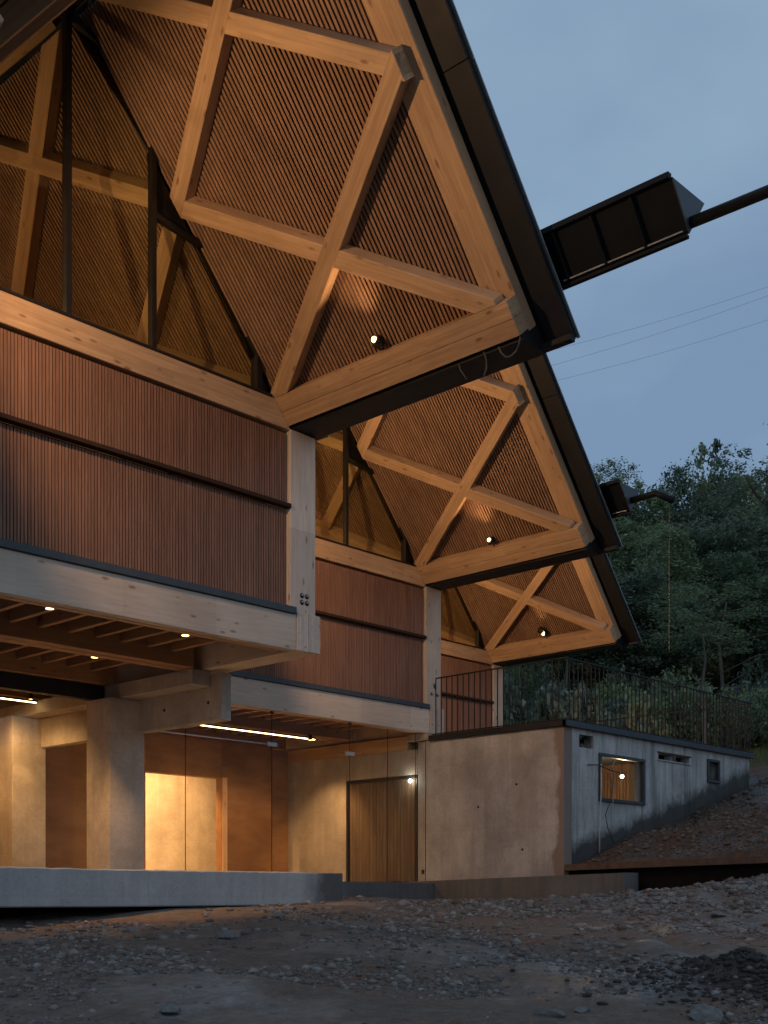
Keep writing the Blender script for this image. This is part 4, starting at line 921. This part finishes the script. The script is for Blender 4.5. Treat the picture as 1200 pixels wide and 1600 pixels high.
def yard(n, lo, hi):
    u = RNG.uniform(-40, 1240, n*2); Y = np.exp(RNG.uniform(math.log(7.2), math.log(21), n*2)); k = (u-600)/1907
    P = np.stack([CAM_A+Y*(k*.68641+.72721), CAM_B+Y*(k*.72721-.68641)], -1)
    d = vnoise(P[:, 0], P[:, 1], 1.1, 31)+.6*vnoise(P[:, 0], P[:, 1], .4, 32)+.35*np.clip((P[:, 0]-2)/4, 0, 1)
    ok = (P[:, 0] < 7.0) & ~((P[:, 0] > 6.6) & (P[:, 1] < .8)) & (P[:, 1] > np.where(P[:, 0] < 1.0, .03, -6)) & (d+RNG.normal(size=len(d))*.13 > .13)
    P = P[ok][:n]; Yk = Y[ok][:n]; return P, np.exp(RNG.uniform(math.log(lo), math.log(hi), len(P)))*np.clip(Yk/11, .8, 1.5)
P, s_ = yard(5200, .010, .055); stones('soil_clods', P, s_, 'clod', 'crumbled clods of brown soil over the yard', 'soil')
P, s_ = yard(16000, .006, .024); stones('gravel', P, s_, 'pebble', 'loose grey gravel scattered over the yard', 'gravel')
nb = 2400; Pb = np.stack([RNG.uniform(7.35, 15.5, nb), RNG.uniform(-.6, 7, nb)], -1); stones('bank_rubble', Pb, np.exp(RNG.uniform(math.log(.012), math.log(.075), nb)), 'rubble', 'small stones and clods in the dark earth bank', 'rubble')
nm = 3000; Pm = np.stack([RNG.normal(-1.35, .55, nm), RNG.normal(7.35, .6, nm)], -1); stones('spoil_clods', Pm, np.exp(RNG.uniform(math.log(.007), math.log(.042), nm)), 'rubble_dark', 'dark clods on the spoil heap at lower right', 'rubble')
# single stones one can point to
def stone(u, v, wpx, label):
    Y = 6.0
    for _ in range(400):
        a, b = cam_ab(u, Y)
        if tz(a, b) >= (1400-v)/1907*Y: break
        Y += .05
    r = wpx/1907*Y/2; bm = bmesh.new(); bmesh.ops.create_icosphere(bm, subdivisions=2, radius=1)
    rr = random.Random(int(u*7+v)); k = [Vector((rr.uniform(-1, 1), rr.uniform(-1, 1), rr.uniform(-1, 1))).normalized() for _ in range(7)]
    for vt in bm.verts:
        for q in k:
            d = vt.co.dot(q)
            if d > .55: vt.co -= q*(d-.55)
        vt.co = Vector((vt.co.x*r*1.35, vt.co.y*r, vt.co.z*r*.62))*(1+rr.uniform(-.06, .06))
    me = bpy.data.meshes.new('stone'); bm.to_mesh(me); bm.free(); o = mesh_obj('stone', me, 'stone'); o.location = W(a, b, tz(a, b)+r*.08); o.rotation_euler.z = rr.uniform(0, 3)
    tag(o, label, 'stone', 'loose stones lying in the yard')
for u, v, w, lb in ((206, 1456, 22, 'rounded pale stone on the soil below the concrete slab edge'), (434, 1434, 18, 'blocky pale stone near the right end of the slab'), (353, 1466, 36, 'broad flat grey stone lying below the middle of the slab'),
                    (115, 1467, 15, 'small pale pebble left of the rounded stone by the slab'), (46, 1444, 15, 'small stone at the far left under the slab'), (34, 1474, 24, 'low grey stone at the left edge of the yard'),
                    (270, 1583, 40, 'half buried stone at the bottom of the yard left of centre'), (778, 1527, 24, 'dark flat stone in the middle of the yard'), (858, 1588, 42, 'large dark stone at the foot of the spoil heap'),
                    (908, 1582, 30, 'grey stone on the left side of the spoil heap'), (1096, 1592, 60, 'biggest stone at the bottom right on the spoil heap'), (1180, 1418, 34, 'grey stone near the edging beam at the right'), (1120, 1432, 30, 'rounded stone in the gravel below the edging beam'), (1060, 1412, 24, 'small stone in the gravel right of the kerb end')):
    stone(u, v, w, lb)
# overhead wires
for k, (p, q) in enumerate((((820, 558), (1260, 428)), ((820, 583), (1260, 440)), ((820, 607), (1260, 480)))):
    pts = []
    for i in range(13):
        t = i/12; u = p[0]+(q[0]-p[0])*t; v = p[1]+(q[1]-p[1])*t+6*math.sin(math.pi*t); Y = 95-8*t; a, b = cam_ab(u, Y); pts.append(W(a, b, (1400-v)/1907*Y))
    tag(tube_obj('power_line', pts, .008, 'cable', None, 5), ('uppermost', 'middle', 'lowest')[k]+' of three thin overhead wires crossing the sky at right', 'wire', 'overhead wires')
